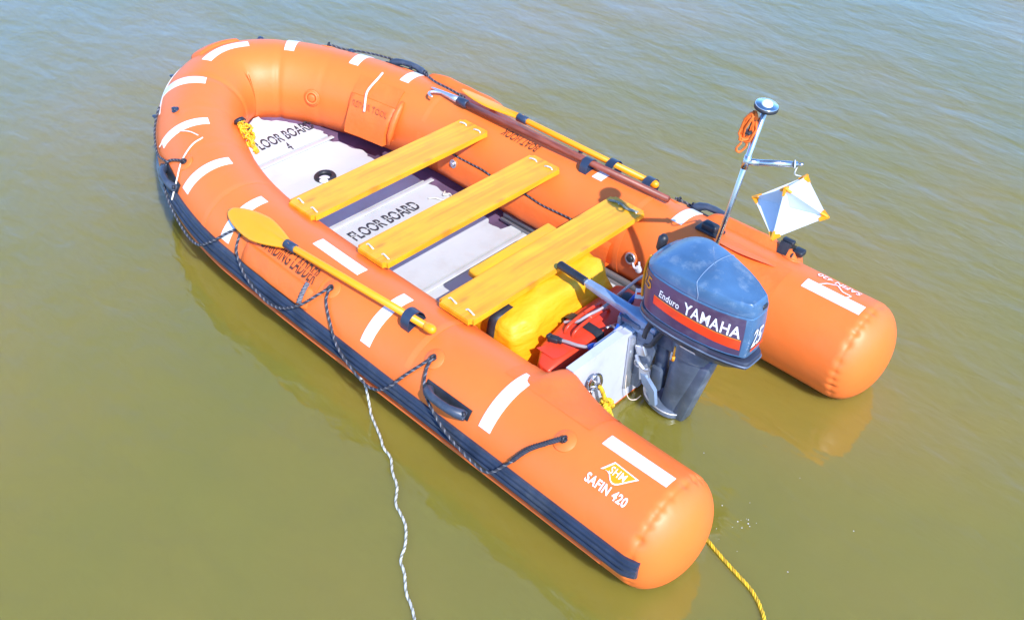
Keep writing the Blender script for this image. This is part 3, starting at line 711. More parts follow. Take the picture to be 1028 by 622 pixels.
pts_ = catmull([(1.235, 0.36, 0.424), (1.235, 0.42, 0.420), (1.24, 0.462, 0.40), (1.245, 0.474, 0.34), (1.25, 0.474, 0.27), (1.25, 0.462, 0.20)], 5)
q.loft([[Vector(p)+Vector((dx, dy, 0)) for p in pts_] for dx, dy in ((-0.022, 0), (-0.02, 0.006), (0.02, 0.006), (0.022, 0))], False); q.build('carry_strap', M['black'], bag)
q = MB(); q.box((1.515, 0.025, 0.384), (0.115, 0.55, 0.034), Matrix.Rotation(R(-4), 3, 'Y'), 0.012, 3); q.box((1.535, 0.03, 0.360), (0.105, 0.52, 0.03), Matrix.Rotation(R(-8), 3, 'Y'), 0.012, 3); q.build('roll_closure', M['bag'], bag)

# ================================================================== FUEL TANK
tank = empty('fuel_tank', (0.95, 0.15, 0.09), 'red plastic fuel tank between the yellow bag and white transom', 'fuel tank')
q = MB()
secs = [(0.464, 0.935, 0.020, 0.10, 0.28), (0.460, 0.940, 0.032, 0.10, 0.302), (0.45, 0.945, 0.042, 0.095, 0.310), (0.35, 0.982, 0.078, 0.092, 0.313), (0.15, 0.999, 0.101, 0.092, 0.315), (0.0, 1.0, 0.102, 0.092, 0.315), (-0.20, 1.0, 0.102, 0.092, 0.313), (-0.235, 1.0, 0.094, 0.10, 0.295), (-0.240, 1.0, 0.07, 0.12, 0.25)]
rings = []
for y, xc, hw, zb, zt in secs:
    ring = []
    zm = (zb+zt)/2; hh = (zt-zb)/2
    for k in range(32):
        a = 2*PI*k/32; sg = lambda v: math.copysign(abs(v)**(2/5.5), v)
        ring.append((xc+hw*sg(math.cos(a)), y, zm+hh*sg(math.sin(a))))
    rings.append(ring)
q.loft(rings, True, True, True); q.build('tank_body', M['red'], tank, auto=40)
q = MB()
for dx in (-0.022, 0.022):
    q.tube(catmull([(1.0+dx, 0.235, 0.31), (1.0+dx, 0.215, 0.338), (1.0+dx, 0.15, 0.350), (1.0+dx, 0.06, 0.352), (1.0+dx, 0.0, 0.342), (1.0+dx, -0.02, 0.312)], 5), 0.0085, 8)
q.tube([(0.972, 0.11, 0.354), (1.028, 0.11, 0.354)], 0.008, 8)
q.build('handle', M['red'], tank)
q = MB(); rows = [[(x, y, z) for x, z in ((1.103, 0.10), (1.1035, 0.27), (1.098, 0.309), (1.08, 0.3175), (1.0, 0.319), (0.925, 0.3175), (0.902, 0.309), (0.8965, 0.27), (0.8965, 0.10))] for y in (0.155, 0.105)]
q.loft(rows, False); q.build('hold_down_strap', M['black'], tank)
q = MB(); q.disc((0.975, -0.14, 0.310), (0, 0, 1), 0.036, 0.030, dome=0.006); q.build('filler_cap', M['black'], tank)
q = MB(); rows = [[(0.99+dx*0.9, y, 0.3165+0.004*(abs(dx) < 0.05)) for dx in (-0.06, -0.052, 0.052, 0.06)] for y in (0.40, 0.37, 0.25, 0.22)]
q.loft([[(0.955+0.035*(1-j/3)+dx, y, z) for (x_, y, z), dx in zip(r, (-0.05, -0.044, 0.044, 0.05))] for j, r in enumerate(rows)], False); q.build('raised_rib', M['red'], tank)
q = MB(); q.box((1.02, 0.312, 0.326), (0.05, 0.032, 0.028), Matrix.Rotation(R(20), 3, 'Z'), 0.006); q.box((0.992, 0.304, 0.330), (0.03, 0.024, 0.022), Matrix.Rotation(R(15), 3, 'Z'), 0.005); q.box((1.035, 0.325, 0.342), (0.018, 0.026, 0.02), None, 0.004); q.build('hose_coupling', M['black'], tank)

fl = empty('fuel_line', (0.9, 0.2, 0.3), 'grey and blue fuel hose looping from the red tank to the motor', 'hose')
P1 = [(0.985, 0.302, 0.332), (0.963, 0.295, 0.336), (0.905, 0.280, 0.340), (0.858, 0.258, 0.346), (0.838, 0.235, 0.352)]
P2 = [(0.838, 0.235, 0.352), (0.822, 0.200, 0.362), (0.818, 0.165, 0.376), (0.838, 0.095, 0.386), (0.872, 0.035, 0.392), (0.875, -0.01, 0.420), (0.84, -0.045, 0.50), (0.78, -0.055, 0.58), (0.72, -0.045, 0.60)]
q = MB(); q.tube(catmull(P1, 8), 0.0080, 10); q.build('grey_hose', M['grey_hose'], fl)
q = MB(); q.tube(catmull([(1.07, 0.185, 0.316), (1.045, 0.175, 0.328), (1.01, 0.165, 0.345), (0.985, 0.125, 0.372), (0.965, 0.06, 0.385), (0.95, 0.0, 0.41), (0.91, -0.05, 0.48), (0.84, -0.07, 0.57), (0.74, -0.05, 0.60)], 8), 0.0070, 10); q.build('return_hose', M['grey_hose'], fl)
q = MB(); q.tube(catmull(P2, 8), 0.0090, 10); q.build('blue_hose', M['blue_hose'], fl)
q = MB(); q.tube([(0.865, 0.263, 0.345), (0.848, 0.246, 0.350), (0.833, 0.225, 0.356)], [0.013, 0.017, 0.013], 10); q.build('hose_clip', M['blue_hose'], fl)
q = MB(); q.box((0.815, -0.01, 0.515), (0.045, 0.003, 0.055), Matrix.Rotation(R(35), 3, 'Z'), 0.001); q.build('paper_tag', M['white_tape'], fl)
q = MB(); q.box((0.8155, -0.0055, 0.518), (0.026, 0.003, 0.012), Matrix.Rotation(R(35), 3, 'Z'), 0.0005); q.build('tag_print', M['decal_red'], fl)

# ================================================================== OUTBOARD MOTOR
motor = empty('outboard_motor', (0.5, 0, 0), 'dark blue outboard motor with red stripe clamped on the white transom', 'outboard motor')
WX = [(0.238, 0.055), (0.255, 0.066), (0.30, 0.091), (0.36, 0.115), (0.44, 0.135), (0.52, 0.148), (0.58, 0.152), (0.63, 0.152), (0.66, 0.149), (0.685, 0.142), (0.705, 0.130), (0.72, 0.114), (0.732, 0.090), (0.740, 0.056), (0.742, 0.028), (0.743, 0.0)]
def plan_w(x):
    if x <= WX[0][0]: return WX[0][1]
    for (a, wa), (b, wb) in zip(WX, WX[1:]):
        if x <= b: return wa+(wb-wa)*(x-a)/(b-a)
    return 0.0
XC = 0.49
def outline(n=24):
    """closed plan outline of the cowl, port side from bow to stern then starboard back"""
    pts = []
    xs = [0.743, 0.742, 0.740, 0.737, 0.732, 0.727, 0.72, 0.713, 0.705, 0.697, 0.685, 0.673, 0.66, 0.65, 0.63, 0.605, 0.58, 0.55, 0.52, 0.48, 0.44, 0.40, 0.365, 0.33, 0.30, 0.275, 0.257, 0.244]
    for x in xs: pts.append((x, plan_w(x)))
    pts += [(0.236, 0.050), (0.2335, 0.037), (0.233, 0.018)]
    return pts+[(0.233, 0.0)]+[(x, -y) for x, y in reversed(pts[1:])]
OUT = outline()
LV = [(0.574, 0.965), (0.60, 0.972), (0.66, 0.985), (0.72, 0.985), (0.770, 0.970), (0.774, 0.958), (0.779, 0.972), (0.800, 0.965), (0.828, 0.925), (0.840, 0.895), (0.8455, 0.865), (0.850, 0.78), (0.856, 0.62), (0.861, 0.40), (0.864, 0.18), (0.865, 0.01)]
def sc_at(z):
    for (a, sa), (b, sb) in zip(LV, LV[1:]):
        if z <= b: return sa+(sb-sa)*(z-a)/(b-a)
    return 0.0
def rake(x): return 0.11*(x-0.49)
def tilt(x, z):
    kf = min(max((z-0.78)/0.06, 0), 1); ka = min(max((z-0.835)/0.05, 0), 1)
    return z + rake(x) - ka*0.050*(max(0, 0.46-x)/0.18)**1.3 - kf*0.062*(max(0, x-0.58)/0.16)**1.5
def cowl_y(x, z):
    s = sc_at(z); return plan_w(XC+(x-XC)/s)*s
q = MB(); rings = []
for z, s in LV: rings.append([(XC+(x-XC)*(s if s > 0.8 else s**0.86), y*s, tilt(XC+(x-XC)*s, z)) for x, y in OUT])
q.loft(rings, True, False, True); cowl = q.build('cowl', M['cowl'], motor, auto=24)
q = MB(); rows = []
for z in (0.583, 0.61, 0.64, 0.67, 0.70, 0.73, 0.75, 0.767):
    rows.append([(XC+(x-XC)*sc_at(z)+0.0016*(x > 0.69), y*sc_at(z)+0.0018, tilt(XC+(x-XC)*sc_at(z), z)) for x, y in OUT[3:27]])
q.loft(rows, False); q.build('side_panel', M['decal'], cowl)
rows = [[(p[0], -p[1], p[2]) for p in r] for r in rows]
q = MB(); q.loft(rows, False); q.build('side_panel', M['decal'], cowl)
def cowl_patch(xa, xb_, z0a, z1a, z0b, z1b, off, name, m_, n=20, k=6):
    q = MB(); rows = []
    for i in range(n+1):
        f = i/n; x = xa+(xb_-xa)*f; a = z0a+(z0b-z0a)*f; b = z1a+(z1b-z1a)*f
        rows.append([(x, cowl_y(x, a+(b-a)*j/k)+off, tilt(x, a+(b-a)*j/k)) for j in range(k+1)])
    q.loft(rows, False); return q.build(name, m_, cowl)
def cowl_text(body, size, x0_, z0, off, m_, slope=0.0, **kw):
    vs, fs, w, h = text_mesh(body, size, cell=0.02, **kw); q = MB()
    q.add([(x0_-a, cowl_y(x0_-a, z0+b+a*slope)+off, tilt(x0_-a, z0+b+a*slope)) for a, b in vs], fs, 0, False); return q.build('lettering', m_, cowl)
cowl_patch(0.642, 0.266, 0.640, 0.682, 0.612, 0.662, 0.0032, 'stripe', M['decal_red'])
cowl_patch(0.642, 0.266, 0.6825, 0.6855, 0.6625, 0.6655, 0.0034, 'pinstripe', M['decal_gold'])
cowl_text('YAMAHA', 0.080, 0.500, 0.685, 0.0042, M['letter_white'], -0.055, bold=0.018, shear=0.08, sx=0.66, spacing=1.08)
cowl_text('Enduro', 0.048, 0.618, 0.694, 0.0042, M['letter_white'], -0.05, bold=0.016, shear=0.2, sx=0.66, spacing=1.06)
# '25' on the front quarter, and on the stern face
vs, fs, w, h = text_mesh('25', 0.085, bold=0.004, sx=0.80, cell=0.01)
q = MB(); ln = []
def side_map(a, b, z0=0.690):
    # walk round the nose along the outline
    acc = 0; st = 5
    for j in range(st, 18):
        p0, p1 = Vector(OUT[j]+(0,)), Vector(OUT[j+1]+(0,)); l = (p1-p0).length
        if acc+l >= a or j == 17:
            f = (a-acc)/l; p = p0.lerp(p1, f); s = sc_at(z0+b); nx = Vector((-(p1-p0).y, (p1-p0).x, 0)).normalized()
            if nx.dot(Vector((p.x-XC, p.y, 0))) < 0: nx = -nx
            return (XC+(p.x-XC)*s+nx.x*0.0042, p.y*s+nx.y*0.0042, tilt(p.x, z0+b))
        acc += l
q.add([side_map(a+0.020, b) for a, b in vs], fs, 0, False); q.build('lettering', M['decal_gold'], cowl)
vs, fs, w, h = text_mesh('25', 0.12, bold=0.012, shear=0.2, sx=0.72, cell=0); q = MB()
q.add([(0.2322, 0.046-a*0.76, 0.635+rake(0.23)+b) for a, b in vs], fs, 0, False); q.build('lettering', M['letter_white'], cowl)
q = MB(); q.add([(0.2322, 0.044, 0.583), (0.2322, -0.044, 0.589), (0.2322, -0.044, 0.600), (0.2322, 0.044, 0.596)], [(0, 1, 2, 3)], 0, False); q.build('stripe', M['decal_red'], cowl)
# joint line of the two cowl mouldings
q = MB(); pts = []
for z, s in LV[5:]:
    x = 0.455+0.035*min(1, max(0, (z-0.80)/0.08)); pts.append((x, plan_w(XC+(x-XC)/max(s, .5))*s+0.0006, tilt(x, z)+0.0008))
q.tube(catmull(pts, 4), 0.0018, 6); pts2 = [(p[0], -p[1], p[2]) for p in pts]; q.tube(catmull(pts2, 4), 0.0018, 6); q.build('joint_line', M['tiller'], cowl)
# front edge cable and front catch
q = MB(); q.tube(catmull([(0.742, 0.085, 0.60), (0.752, 0.075, 0.66), (0.752, 0.068, 0.74), (0.738, 0.06, 0.80)], 5), 0.006, 8); q.build('orange_cable', M['amber'], motor)
q = MB(); q.box((0.249, -0.02, 0.772), (0.02, 0.04, 0.025), None, 0.008); q.build('vent', M['black'], cowl)
# lower cowl tray with its flange
q = MB(); rings = []
for z, s in ((0.455, 0.50), (0.475, 0.66), (0.505, 0.84), (0.532, 0.95), (0.540, 1.00), (0.566, 1.01), (0.574, 0.995), (0.576, 0.95)):
    rings.append([(XC+(x-XC)*s-0.006*(s > 0.97)*(x < 0.3), y*s, z-0.008+rake(x)-0.010*max(0, (0.42-x)/0.2)*(z > 0.53)) for x, y in OUT])
q.loft(rings, True, True, True); lc = q.build('lower_cowl', M['cowl_dark'], motor, auto=40)
q = MB(); q.tube([(XC+(x-XC)*1.012-0.006*(x < 0.3), y*1.012, 0.545+rake(x)-0.010*max(0, (0.42-x)/0.2)) for x, y in OUT+OUT[:1]], 0.004, 8, False); q.build('bead', M['leg'], lc)
q = MB(); rows = [[(x, cowl_y(x, 0.6)*s_, z) for x in (0.50, 0.475, 0.45, 0.43)] for z, s_ in ((0.497, 0.83), (0.517, 0.925))]
rows = [[(x, y+0.004, z-0.008+rake(x)) for x, y, z in r] for r in rows]; q.loft(rows, False); q.build('warning_label', M['white_tape'], lc)
# leg: an oblong tapered housing going down into the water
def leg_ring(z, xf, xa, hw, n=24, ex=3.2):
    out = []; cx = (xf+xa)/2; hx = (xf-xa)/2; sg = lambda v: math.copysign(abs(v)**(2/ex), v)
    for k in range(n):
        a = 2*PI*k/n; out.append((cx+hx*sg(math.cos(a)), hw*sg(math.sin(a))*(1-0.25*max(0, math.cos(a+PI))), z))
    return out
q = MB(); q.loft([leg_ring(z, a, b, w) for z, a, b, w in ((0.49, 0.60, 0.375, 0.078), (0.40, 0.59, 0.40, 0.072), (0.375, 0.588, 0.41, 0.068), (0.37, 0.585, 0.42, 0.060), (0.20, 0.60, 0.46, 0.050), (0.06, 0.61, 0.50, 0.043), (-0.30, 0.64, 0.56, 0.035))], True, True, True)
q.build('leg', M['leg'], motor, auto=40)
q = MB(); q.box((0.472, -0.004, 0.19), (0.070, 0.084, 0.46), Matrix.Rotation(R(-13), 3, 'Y'), 0.018); q.build('exhaust_housing', M['leg'], motor, auto=40)
q = MB(); rings = []
for z, s in ((-0.004, 0.94), (0.0, 1.0), (0.018, 1.0), (0.023, 0.95)):
    ring = []
    for k in range(28):
        a = 2*PI*k/28; x = 0.605+0.105*math.copysign(abs(math.cos(a))**0.8, math.cos(a))*s; ring.append((x, 0.080*math.sin(a)*s, z+0.22*(x-0.5)))
    rings.append(ring)
q.loft(rings, True, True, True); q.build('splash_plate', M['leg'], motor, auto=40)
q = MB(); q.tube([(0.605+0.106*math.cos(a), 0.081*math.sin(a), 0.022+0.22*(0.105+0.106*math.cos(a))) for a in [2*PI*k/28 for k in range(29)]], 0.004, 8, False); q.build('plate_rim', M['alu'], motor)
# swivel bracket and transom clamps
q = MB(); q.tube([(0.66, 0, 0.48), (0.645, 0, 0.10)], [0.036, 0.032], 14); q.box((0.64, 0, 0.40), (0.13, 0.09, 0.10), None, 0.015); q.box((0.645, 0, 0.16), (0.06, 0.10, 0.13), None, 0.014); q.build('swivel_bracket', M['leg'], motor, auto=40)
for sg in (1, -1):
    q = MB(); y = sg*0.082
    poly = [(0.735, y, 0.10), (0.735, y, 0.425), (0.70, y, 0.45), (0.655, y, 0.44), (0.64, y, 0.36), (0.67, y, 0.20), (0.70, y, 0.10)]
    q.prism([(x, y-0.011, z) for x, _, z in poly], (0, 0.022, 0))
    q.box((0.776, y, 0.433), (0.10, 0.03, 0.028), None, 0.006); q.box((0.836, y, 0.375), (0.022, 0.03, 0.12), None, 0.005)
    q.build('clamp_bracket', M['leg'], motor, auto=40)
    q = MB(); q.tube([(0.80, y, 0.345), (0.885, y, 0.345)], 0.009, 8); q.tube([(0.885, y-0.035, 0.335), (0.885, y+0.035, 0.355)], 0.006, 8); q.build('clamp_screw', M['steel'], motor)
q = MB(); q.prism([(0.690, 0.100, 0.205), (0.655, 0.112, 0.215), (0.595, 0.115, 0.165), (0.580, 0.115, 0.085), (0.612, 0.115, 0.075), (0.622, 0.115, 0.140), (0.665, 0.112, 0.165)], (0, -0.02, 0)); q.build('lift_lever', M['tiller'], motor, auto=40)
q = MB(); q.prism([(0.705, 0.097, 0.25), (0.665, 0.105, 0.27), (0.640, 0.105, 0.20), (0.69, 0.10, 0.165)], (0, -0.014, 0)); q.box((0.70, 0.10, 0.33), (0.05, 0.02, 0.05), Matrix.Rotation(R(25), 3, 'Y'), 0.006); q.tube(catmull([(0.72, 0.10, 0.29), (0.69, 0.118, 0.275), (0.66, 0.115, 0.255), (0.64, 0.11, 0.262)], 4), 0.009, 8); q.torus((0.70, 0.112, 0.262), (0, 1, 0), 0.016, 0.005); q.build('tilt_lock', M['alu'], motor, auto=40)
q = MB(); q.tube(catmull([(0.60, 0.06, 0.50), (0.635, 0.085, 0.44), (0.66, 0.09, 0.38), (0.69, 0.09, 0.36)], 5), 0.012, 8); q.tube(catmull([(0.66, 0.05, 0.52), (0.685, 0.08, 0.47), (0.70, 0.085, 0.40)], 5), 0.016, 8); q.build('control_cable', M['black'], motor)
q = MB(); q.tube([(0.545, 0.085, 0.44), (0.545, 0.085, 0.385)], 0.0045, 8); q.tube([(0.545, 0.085, 0.385), (0.545, 0.085, 0.36)], [0.008, 0.006], 8); q.build('tell_tale', M['amber'], motor)
q = MB(); q.tube(catmull([(0.752, 0.10, 0.30), (0.742, 0.125, 0.20), (0.735, 0.13, 0.10), (0.72, 0.115, 0.035), (0.70, 0.09, 0.025), (0.685, 0.075, 0.05)], 6), 0.0022, 6); q.build('loose_cord', M['cord'], motor)
# tiller
T0 = Vector((0.70, 0.05, 0.445)); T1 = Vector((1.235, 0.05, 0.482)); dt = (T1-T0).normalized()
q = MB()
def trect(c, hw, hh, n=16):
    out = []; sd = Vector((0, 1, 0)); up = dt.cross(sd); up = -up if up.z < 0 else up; sg = lambda v: math.copysign(abs(v)**0.45, v)
    return [c+sd*hw*sg(math.cos(2*PI*k/n))+up*hh*sg(math.sin(2*PI*k/n)) for k in range(n)]
q.loft([trect(T0+dt*a, w, h) for a, w, h in ((0.0, 0.040, 0.032), (0.05, 0.040, 0.032), (0.085, 0.036, 0.030), (0.12, 0.023, 0.022), (0.30, 0.020, 0.019), (0.36, 0.017, 0.017))], True, True, True)
tl = q.build('tiller', M['tiller'], motor, auto=45)
q = MB(); q.box((0.70, 0.035, 0.438), (0.10, 0.11, 0.06), None, 0.014); q.box((0.735, 0.065, 0.418), (0.07, 0.06, 0.03), None, 0.008); q.build('tiller_bracket', M['tiller'], motor, auto=45)
q = MB(); q.tube([T0+dt*0.358, T0+dt*0.375], 0.0165, 14); q.build('ferrule', M['alu'], tl)
q = MB(); pts = []; rr = []
for i in range(34):
    pts.append(T0+dt*(0.373+0.164*i/33)); rr.append(0.0195+0.0012*(i % 2)); 
rr[-1] = 0.012; rr[-2] = 0.018
q.tube(pts, rr, 16); q.build('grip', M['black'], tl)
# starter handle on the front
q = MB(); q.tube([(0.785, -0.065, 0.735), (0.782, -0.067, 0.75), (0.778, -0.07, 0.80), (0.775, -0.07, 0.815)], [0.012, 0.022, 0.022, 0.012], 12); q.tube([(0.778, -0.068, 0.75), (0.74, -0.055, 0.745), (0.70, -0.05, 0.74)], [0.014, 0.012, 0.012], 10); q.build('starter_handle', M['black'], motor)

# ================================================================== LIGHT POLE
PT = Vector((0.556, -0.300, 1.405)); PB = Vector((0.738, -0.300, 0.16)); dp = (PT-PB).normalized()
pole = empty('light_pole', (0.738, -0.3, 0.16), 'thin steel pole with a round lamp standing on the transom behind the motor', 'light pole')
q = MB(); q.tube([PB, PT], 0.0115, 14); q.build('pole', M['steel'], pole)
q = MB(); q.box(PB.lerp(PT, 0.12)+Vector((0.012, 0, 0)), (0.05, 0.05, 0.03), None, 0.006); q.build('pole_clamp', M['steel'], pole)
A0 = PB.lerp(PT, 0.795); A1 = Vector((0.425, -0.402, 1.168))
q = MB(); da = (A1-A0).normalized(); q.tube([A0-da*0.012, A0+da*0.05], 0.0135, 12); q.tube([A0, A1], 0.0125, 14); q.tube([A1, A1+da*0.02+Vector((0, 0, 0.002))], [0.006, 0.008], 8); q.tube([A0-dp*0.03, A0+dp*0.03], 0.0145, 12); q.build('arm', M['steel'], pole)
lamp = MB(); lamp.disc(PT-dp*0.004, dp, 0.047, 0.012, 32, 0); lamp.disc(PT+dp*0.007, dp, 0.045, 0.006, 32, 1); lo = lamp.build('lamp_base', [M['black'], M['chrome']], pole)
q = MB(); q.disc(PT+dp*0.012, dp, 0.022, 0.006, 24, 0, dome=0.010); q.build('lamp_lens', M['lens'], pole)

# ================================================================== RADAR REFLECTOR
cam_r = Vector((-0.71789555, -0.69585773, 0.02019903)); cam_u = Vector((0.45490442, -0.44695259, 0.77025668)); cam_f = Vector((0.52696105, -0.56215247, -0.63741403))
C0 = Vector((0.417, -0.402, 0.972)); px = 1/237.0
ax_a = (cam_r*19.5+cam_u*31-cam_f*-10.5)*px; ax_b = (cam_r*33.4-cam_u*13-cam_f*23.6)*px*0.88; ax_c = (cam_r*-11+cam_u*15-cam_f*24)*px
rr_ = empty('radar_reflector', C0, 'white eight-sided radar reflector with orange corner caps hanging from the steel arm', 'radar reflector')
for u_, v_ in ((ax_a, ax_b), (ax_b, ax_c), (ax_c, ax_a)):
    n = u_.cross(v_).normalized()*0.0016
    q = MB(); q.prism([C0+u_-n, C0+v_-n, C0-u_-n, C0-v_-n], n*2); q.build('panel', M['white_panel'], rr_)
for v_, us in ((ax_a, (ax_b, ax_c)), (-ax_a, (ax_b, ax_c)), (ax_b, (ax_a, ax_c)), (-ax_b, (ax_a, ax_c)), (ax_c, (ax_a, ax_b)), (-ax_c, (ax_a, ax_b))):
    q = MB()
    for u_ in us:
        n = u_.cross(v_).normalized()*0.0045; k = 0.15
        q.prism([C0+v_*1.05+u_*0.012-n, C0+v_*(1.01-k)+u_*(k+0.015)-n, C0+v_*(0.97-k)+u_*(k-0.03)-n, C0+v_*(0.88)-n, C0+v_*(0.97-k)-u_*(k-0.03)-n, C0+v_*(1.01-k)-u_*(k+0.015)-n, C0+v_*1.05-u_*0.012-n], n*2)
    q.build('corner_cap', M['amber'], rr_)
q = MB(); hang = A1+da*0.0
q.tube(catmull([hang+Vector((0.0, 0, -0.010)), hang+Vector((0.004, 0.0, -0.045)), C0.lerp(C0+ax_a-ax_b*0.0, 0.93)+Vector((0.02, 0.0, 0.0))], 5), 0.003, 6); q.torus(hang-da*0.012, da, 0.015, 0.003); q.build('hanging_cord', M['rope_white'], rr_)

# ================================================================== ORANGE CORD HANK on the pole
hk = PB.lerp(PT, 0.925)+cam_r*-0.035
q = MB(); rnd = random.Random(3)
for k in range(7):
    o = Vector((rnd.uniform(-.012, .012), rnd.uniform(-.012, .012), rnd.uniform(-.012, .012)))
    pts = [hk+o+dp*(0.062*math.cos(a))+cam_r*(0.020*math.sin(a)+rnd.uniform(-.004, .004))+cam_f*(0.010*math.sin(a*2+k)) for a in [2*PI*i/16 for i in range(17)]]
    q.tube(pts, 0.0052, 6, False)
q.tube(catmull([hk-dp*0.055, hk-dp*0.085+cam_r*0.012, hk-dp*0.115+cam_r*-0.006, hk-dp*0.10+cam_r*-0.024, hk-dp*0.07+cam_r*-0.012], 5), 0.005, 6)
hko = q.build('cord_hank', M['rope_orange']); tag(hko, 'hank of bright orange cord hung high on the steel lamp pole', 'cord')
q = MB(); q.box(hk-dp*0.02, (0.03, 0.03, 0.012), None, 0.004); q.tube([hk-dp*0.02, hk+dp*0.03, PB.lerp(PT, 0.955)], 0.003, 6); q.build('cord_tie', M['black'], hko)
# ================================================================== LOOSE ROPES
q = MB(); pts = [(1.70, 0.935, 0.255), (1.685, 0.968, 0.17), (1.655, 0.975, 0.08), (1.616, 0.965, 0.016), (1.493, 0.985, 0.006), (1.335, 1.05, 0.008), (1.25, 1.088, 0.006), (1.199, 1.116, 0.009), (1.068, 1.191, 0.006), (0.99, 1.25, 0.008), (0.942, 1.268, 0.006), (0.845, 1.342, 0.009), (0.76, 1.421, 0.006), (0.65, 1.498, 0.007), (0.522, 1.605, 0.006), (0.40, 1.70, 0.005)]
pts = [tuple(tpt('P', 1.335, 0, 0.038)), tuple(tpt('P', 1.338, -14, 0.022)), (1.54, 0.965, 0.03)]+[(a+0.008*math.sin(i*2.3), b+0.012*math.sin(i*1.7+1), c) for i, (a, b, c) in enumerate(pts[4:])]
pts[2] = (1.51, 0.970, 0.02)
rk = random.Random(4)
pts = pts[:3]+[(a+rk.uniform(-.012, .012), b+rk.uniform(-.014, .014), c) for a, b, c in [tuple(v) for v in resample(pts[3:], 0.075)]]
q.rope(pts, 0.0056, 3, 0.040, 6, (0, 1, 0)); o = q.build('mooring_rope', [M['rope_white'], M['rope_drab']]); tag(o, 'white braided rope trailing into the water beside the near tube', 'rope')
q = MB(); q.rope([(0.10, 0.455, 0.04), (0.033, 0.483, 0.010), (-0.054, 0.511, 0.006), (-0.156, 0.539, 0.006), (-0.24, 0.563, 0.006), (-0.315, 0.61, 0.006), (-0.397, 0.691, 0.006), (-0.47, 0.76, 0.004)], 0.0075, 3, 0.05, 6, (0, 1, 0), 0.005)
o = q.build('stern_rope', [M['rope_yellow'], M['rope_gold']]); tag(o, 'yellow twisted rope floating off the stern end of the near tube', 'rope')
# shackle and yellow knotted rope on the transom eye
q = MB(); q.tube(catmull([(0.735, 0.400, 0.28), (0.725, 0.410, 0.325), (0.722, 0.385, 0.355), (0.722, 0.350, 0.335), (0.722, 0.335, 0.285), (0.724, 0.35, 0.25)], 6), 0.007, 8); q.tube(catmull([(0.722, 0.40, 0.28), (0.720, 0.402, 0.21), (0.722, 0.395, 0.15)], 4), 0.006, 8); q.tube([(0.735, 0.33, 0.262), (0.728, 0.41, 0.272)], 0.006, 8)
o = q.build('shackle', M['steel']); tag(o, 'steel shackle clipped to the eye on the white transom', 'shackle')
q = MB(); rnd = random.Random(5)
q.rope([(0.720, 0.348, 0.27), (0.712, 0.335, 0.235), (0.708, 0.325, 0.20), (0.705, 0.315, 0.17)], 0.010, 3, 0.05, 6, (0, 1, 0))
kc = Vector((0.700, 0.305, 0.145)); q.rope([kc+Vector((rnd.uniform(-.022, .022), rnd.uniform(-.034, .034), rnd.uniform(-.035, .035))) for i in range(16)], 0.010, 3, 0.05, 6, (0, 1, 0))
q.rope([(0.70, 0.295, 0.12), (0.690, 0.285, 0.08), (0.675, 0.285, 0.04), (0.65, 0.30, -0.01)], 0.009, 3, 0.05, 6, (0, 1, 0))
o = q.build('knotted_rope', [M['rope_yellow'], M['rope_gold']]); tag(o, 'knotted yellow rope hanging from the shackle on the white transom', 'rope')
# yellow throw line hank at the bow, against the inside of the near tube
hb = empty('throw_line', (3.36, 0.33, 0.40), 'small bundle of yellow line with a black cap inside the bow', 'rope bundle')
q = MB(); rnd = random.Random(9)
a0 = tpt('P', 3.33, 146, 0.03); a1 = tpt('P', 3.16, 172, 0.03)
for k in range(9):
    pts = []
    for i in range(9):
        f = i/8; pts.append(a0.lerp(a1, f)+Vector((rnd.uniform(-.018, .018), rnd.uniform(-.022, .022), rnd.uniform(-.012, .02)))*(0.5+1.1*math.sin(PI*min(1, f*1.3+.1))))
    q.rope(pts, 0.009, 2, 0.05, 5, (0, 1), 0.008)
q.build('line_coil', [M['amber'], M['rope_yellow']], hb)
q = MB(); q.tube([a0+(a0-a1)*0.02, a0+(a0-a1)*0.12], [0.036, 0.028], 12); q.tube(catmull([a0+Vector((0.0, 0.01, 0.025)), a0.lerp(a1, .2)+Vector((0.02, -0.02, 0.02)), a0.lerp(a1, .35)+Vector((0.0, -0.03, 0.0))], 4), 0.008, 6); q.build('line_cap', M['black'], hb)
q = MB(); q.tube(catmull([(2.50, -0.28, fz(2.5)+0.006), (2.47, -0.31, fz(2.5)+0.008), (2.43, -0.33, fz(2.5)+0.006), (2.41, -0.37, fz(2.5)+0.010), (2.45, -0.40, fz(2.5)+0.006), (2.46, -0.36, fz(2.5)+0.010), (2.49, -0.40, fz(2.5)+0.006)], 6), 0.005, 6)
o = q.build('loose_cord', M['rope_white']); tag(o, 'short curl of white cord lying on the white floor beside lettering', 'cord')

# ================================================================== WATER
me = bpy.data.meshes.new('water'); E_ = 900
me.from_pydata([(-E_, -E_, 0), (E_, -E_, 0), (E_, E_, 0), (-E_, E_, 0)], [], [(0, 1, 2, 3)])
water = bpy.data.objects.new('water', me); COL.objects.link(water); water['kind'] = 'structure'
wm = bpy.data.materials.new('muddy_water'); wm.use_nodes = True; nt = wm.node_tree; N = nt.nodes; L = nt.links; b = N['Principled BSDF']
b.inputs['Roughness'].default_value = 0.06; b.inputs['IOR'].default_value = 1.8; b.inputs['Specular IOR Level'].default_value = 0.5
b.inputs['Subsurface Weight'].default_value = 1.0; b.inputs['Subsurface Radius'].default_value = (1.0, 0.9, 0.45); b.inputs['Subsurface Scale'].default_value = 0.25
tc = N.new('ShaderNodeTexCoord')
n0 = N.new('ShaderNodeTexNoise'); n0.inputs['Scale'].default_value = 0.35; n0.inputs['Detail'].default_value = 4; L.new(tc.outputs['Object'], n0.inputs['Vector'])
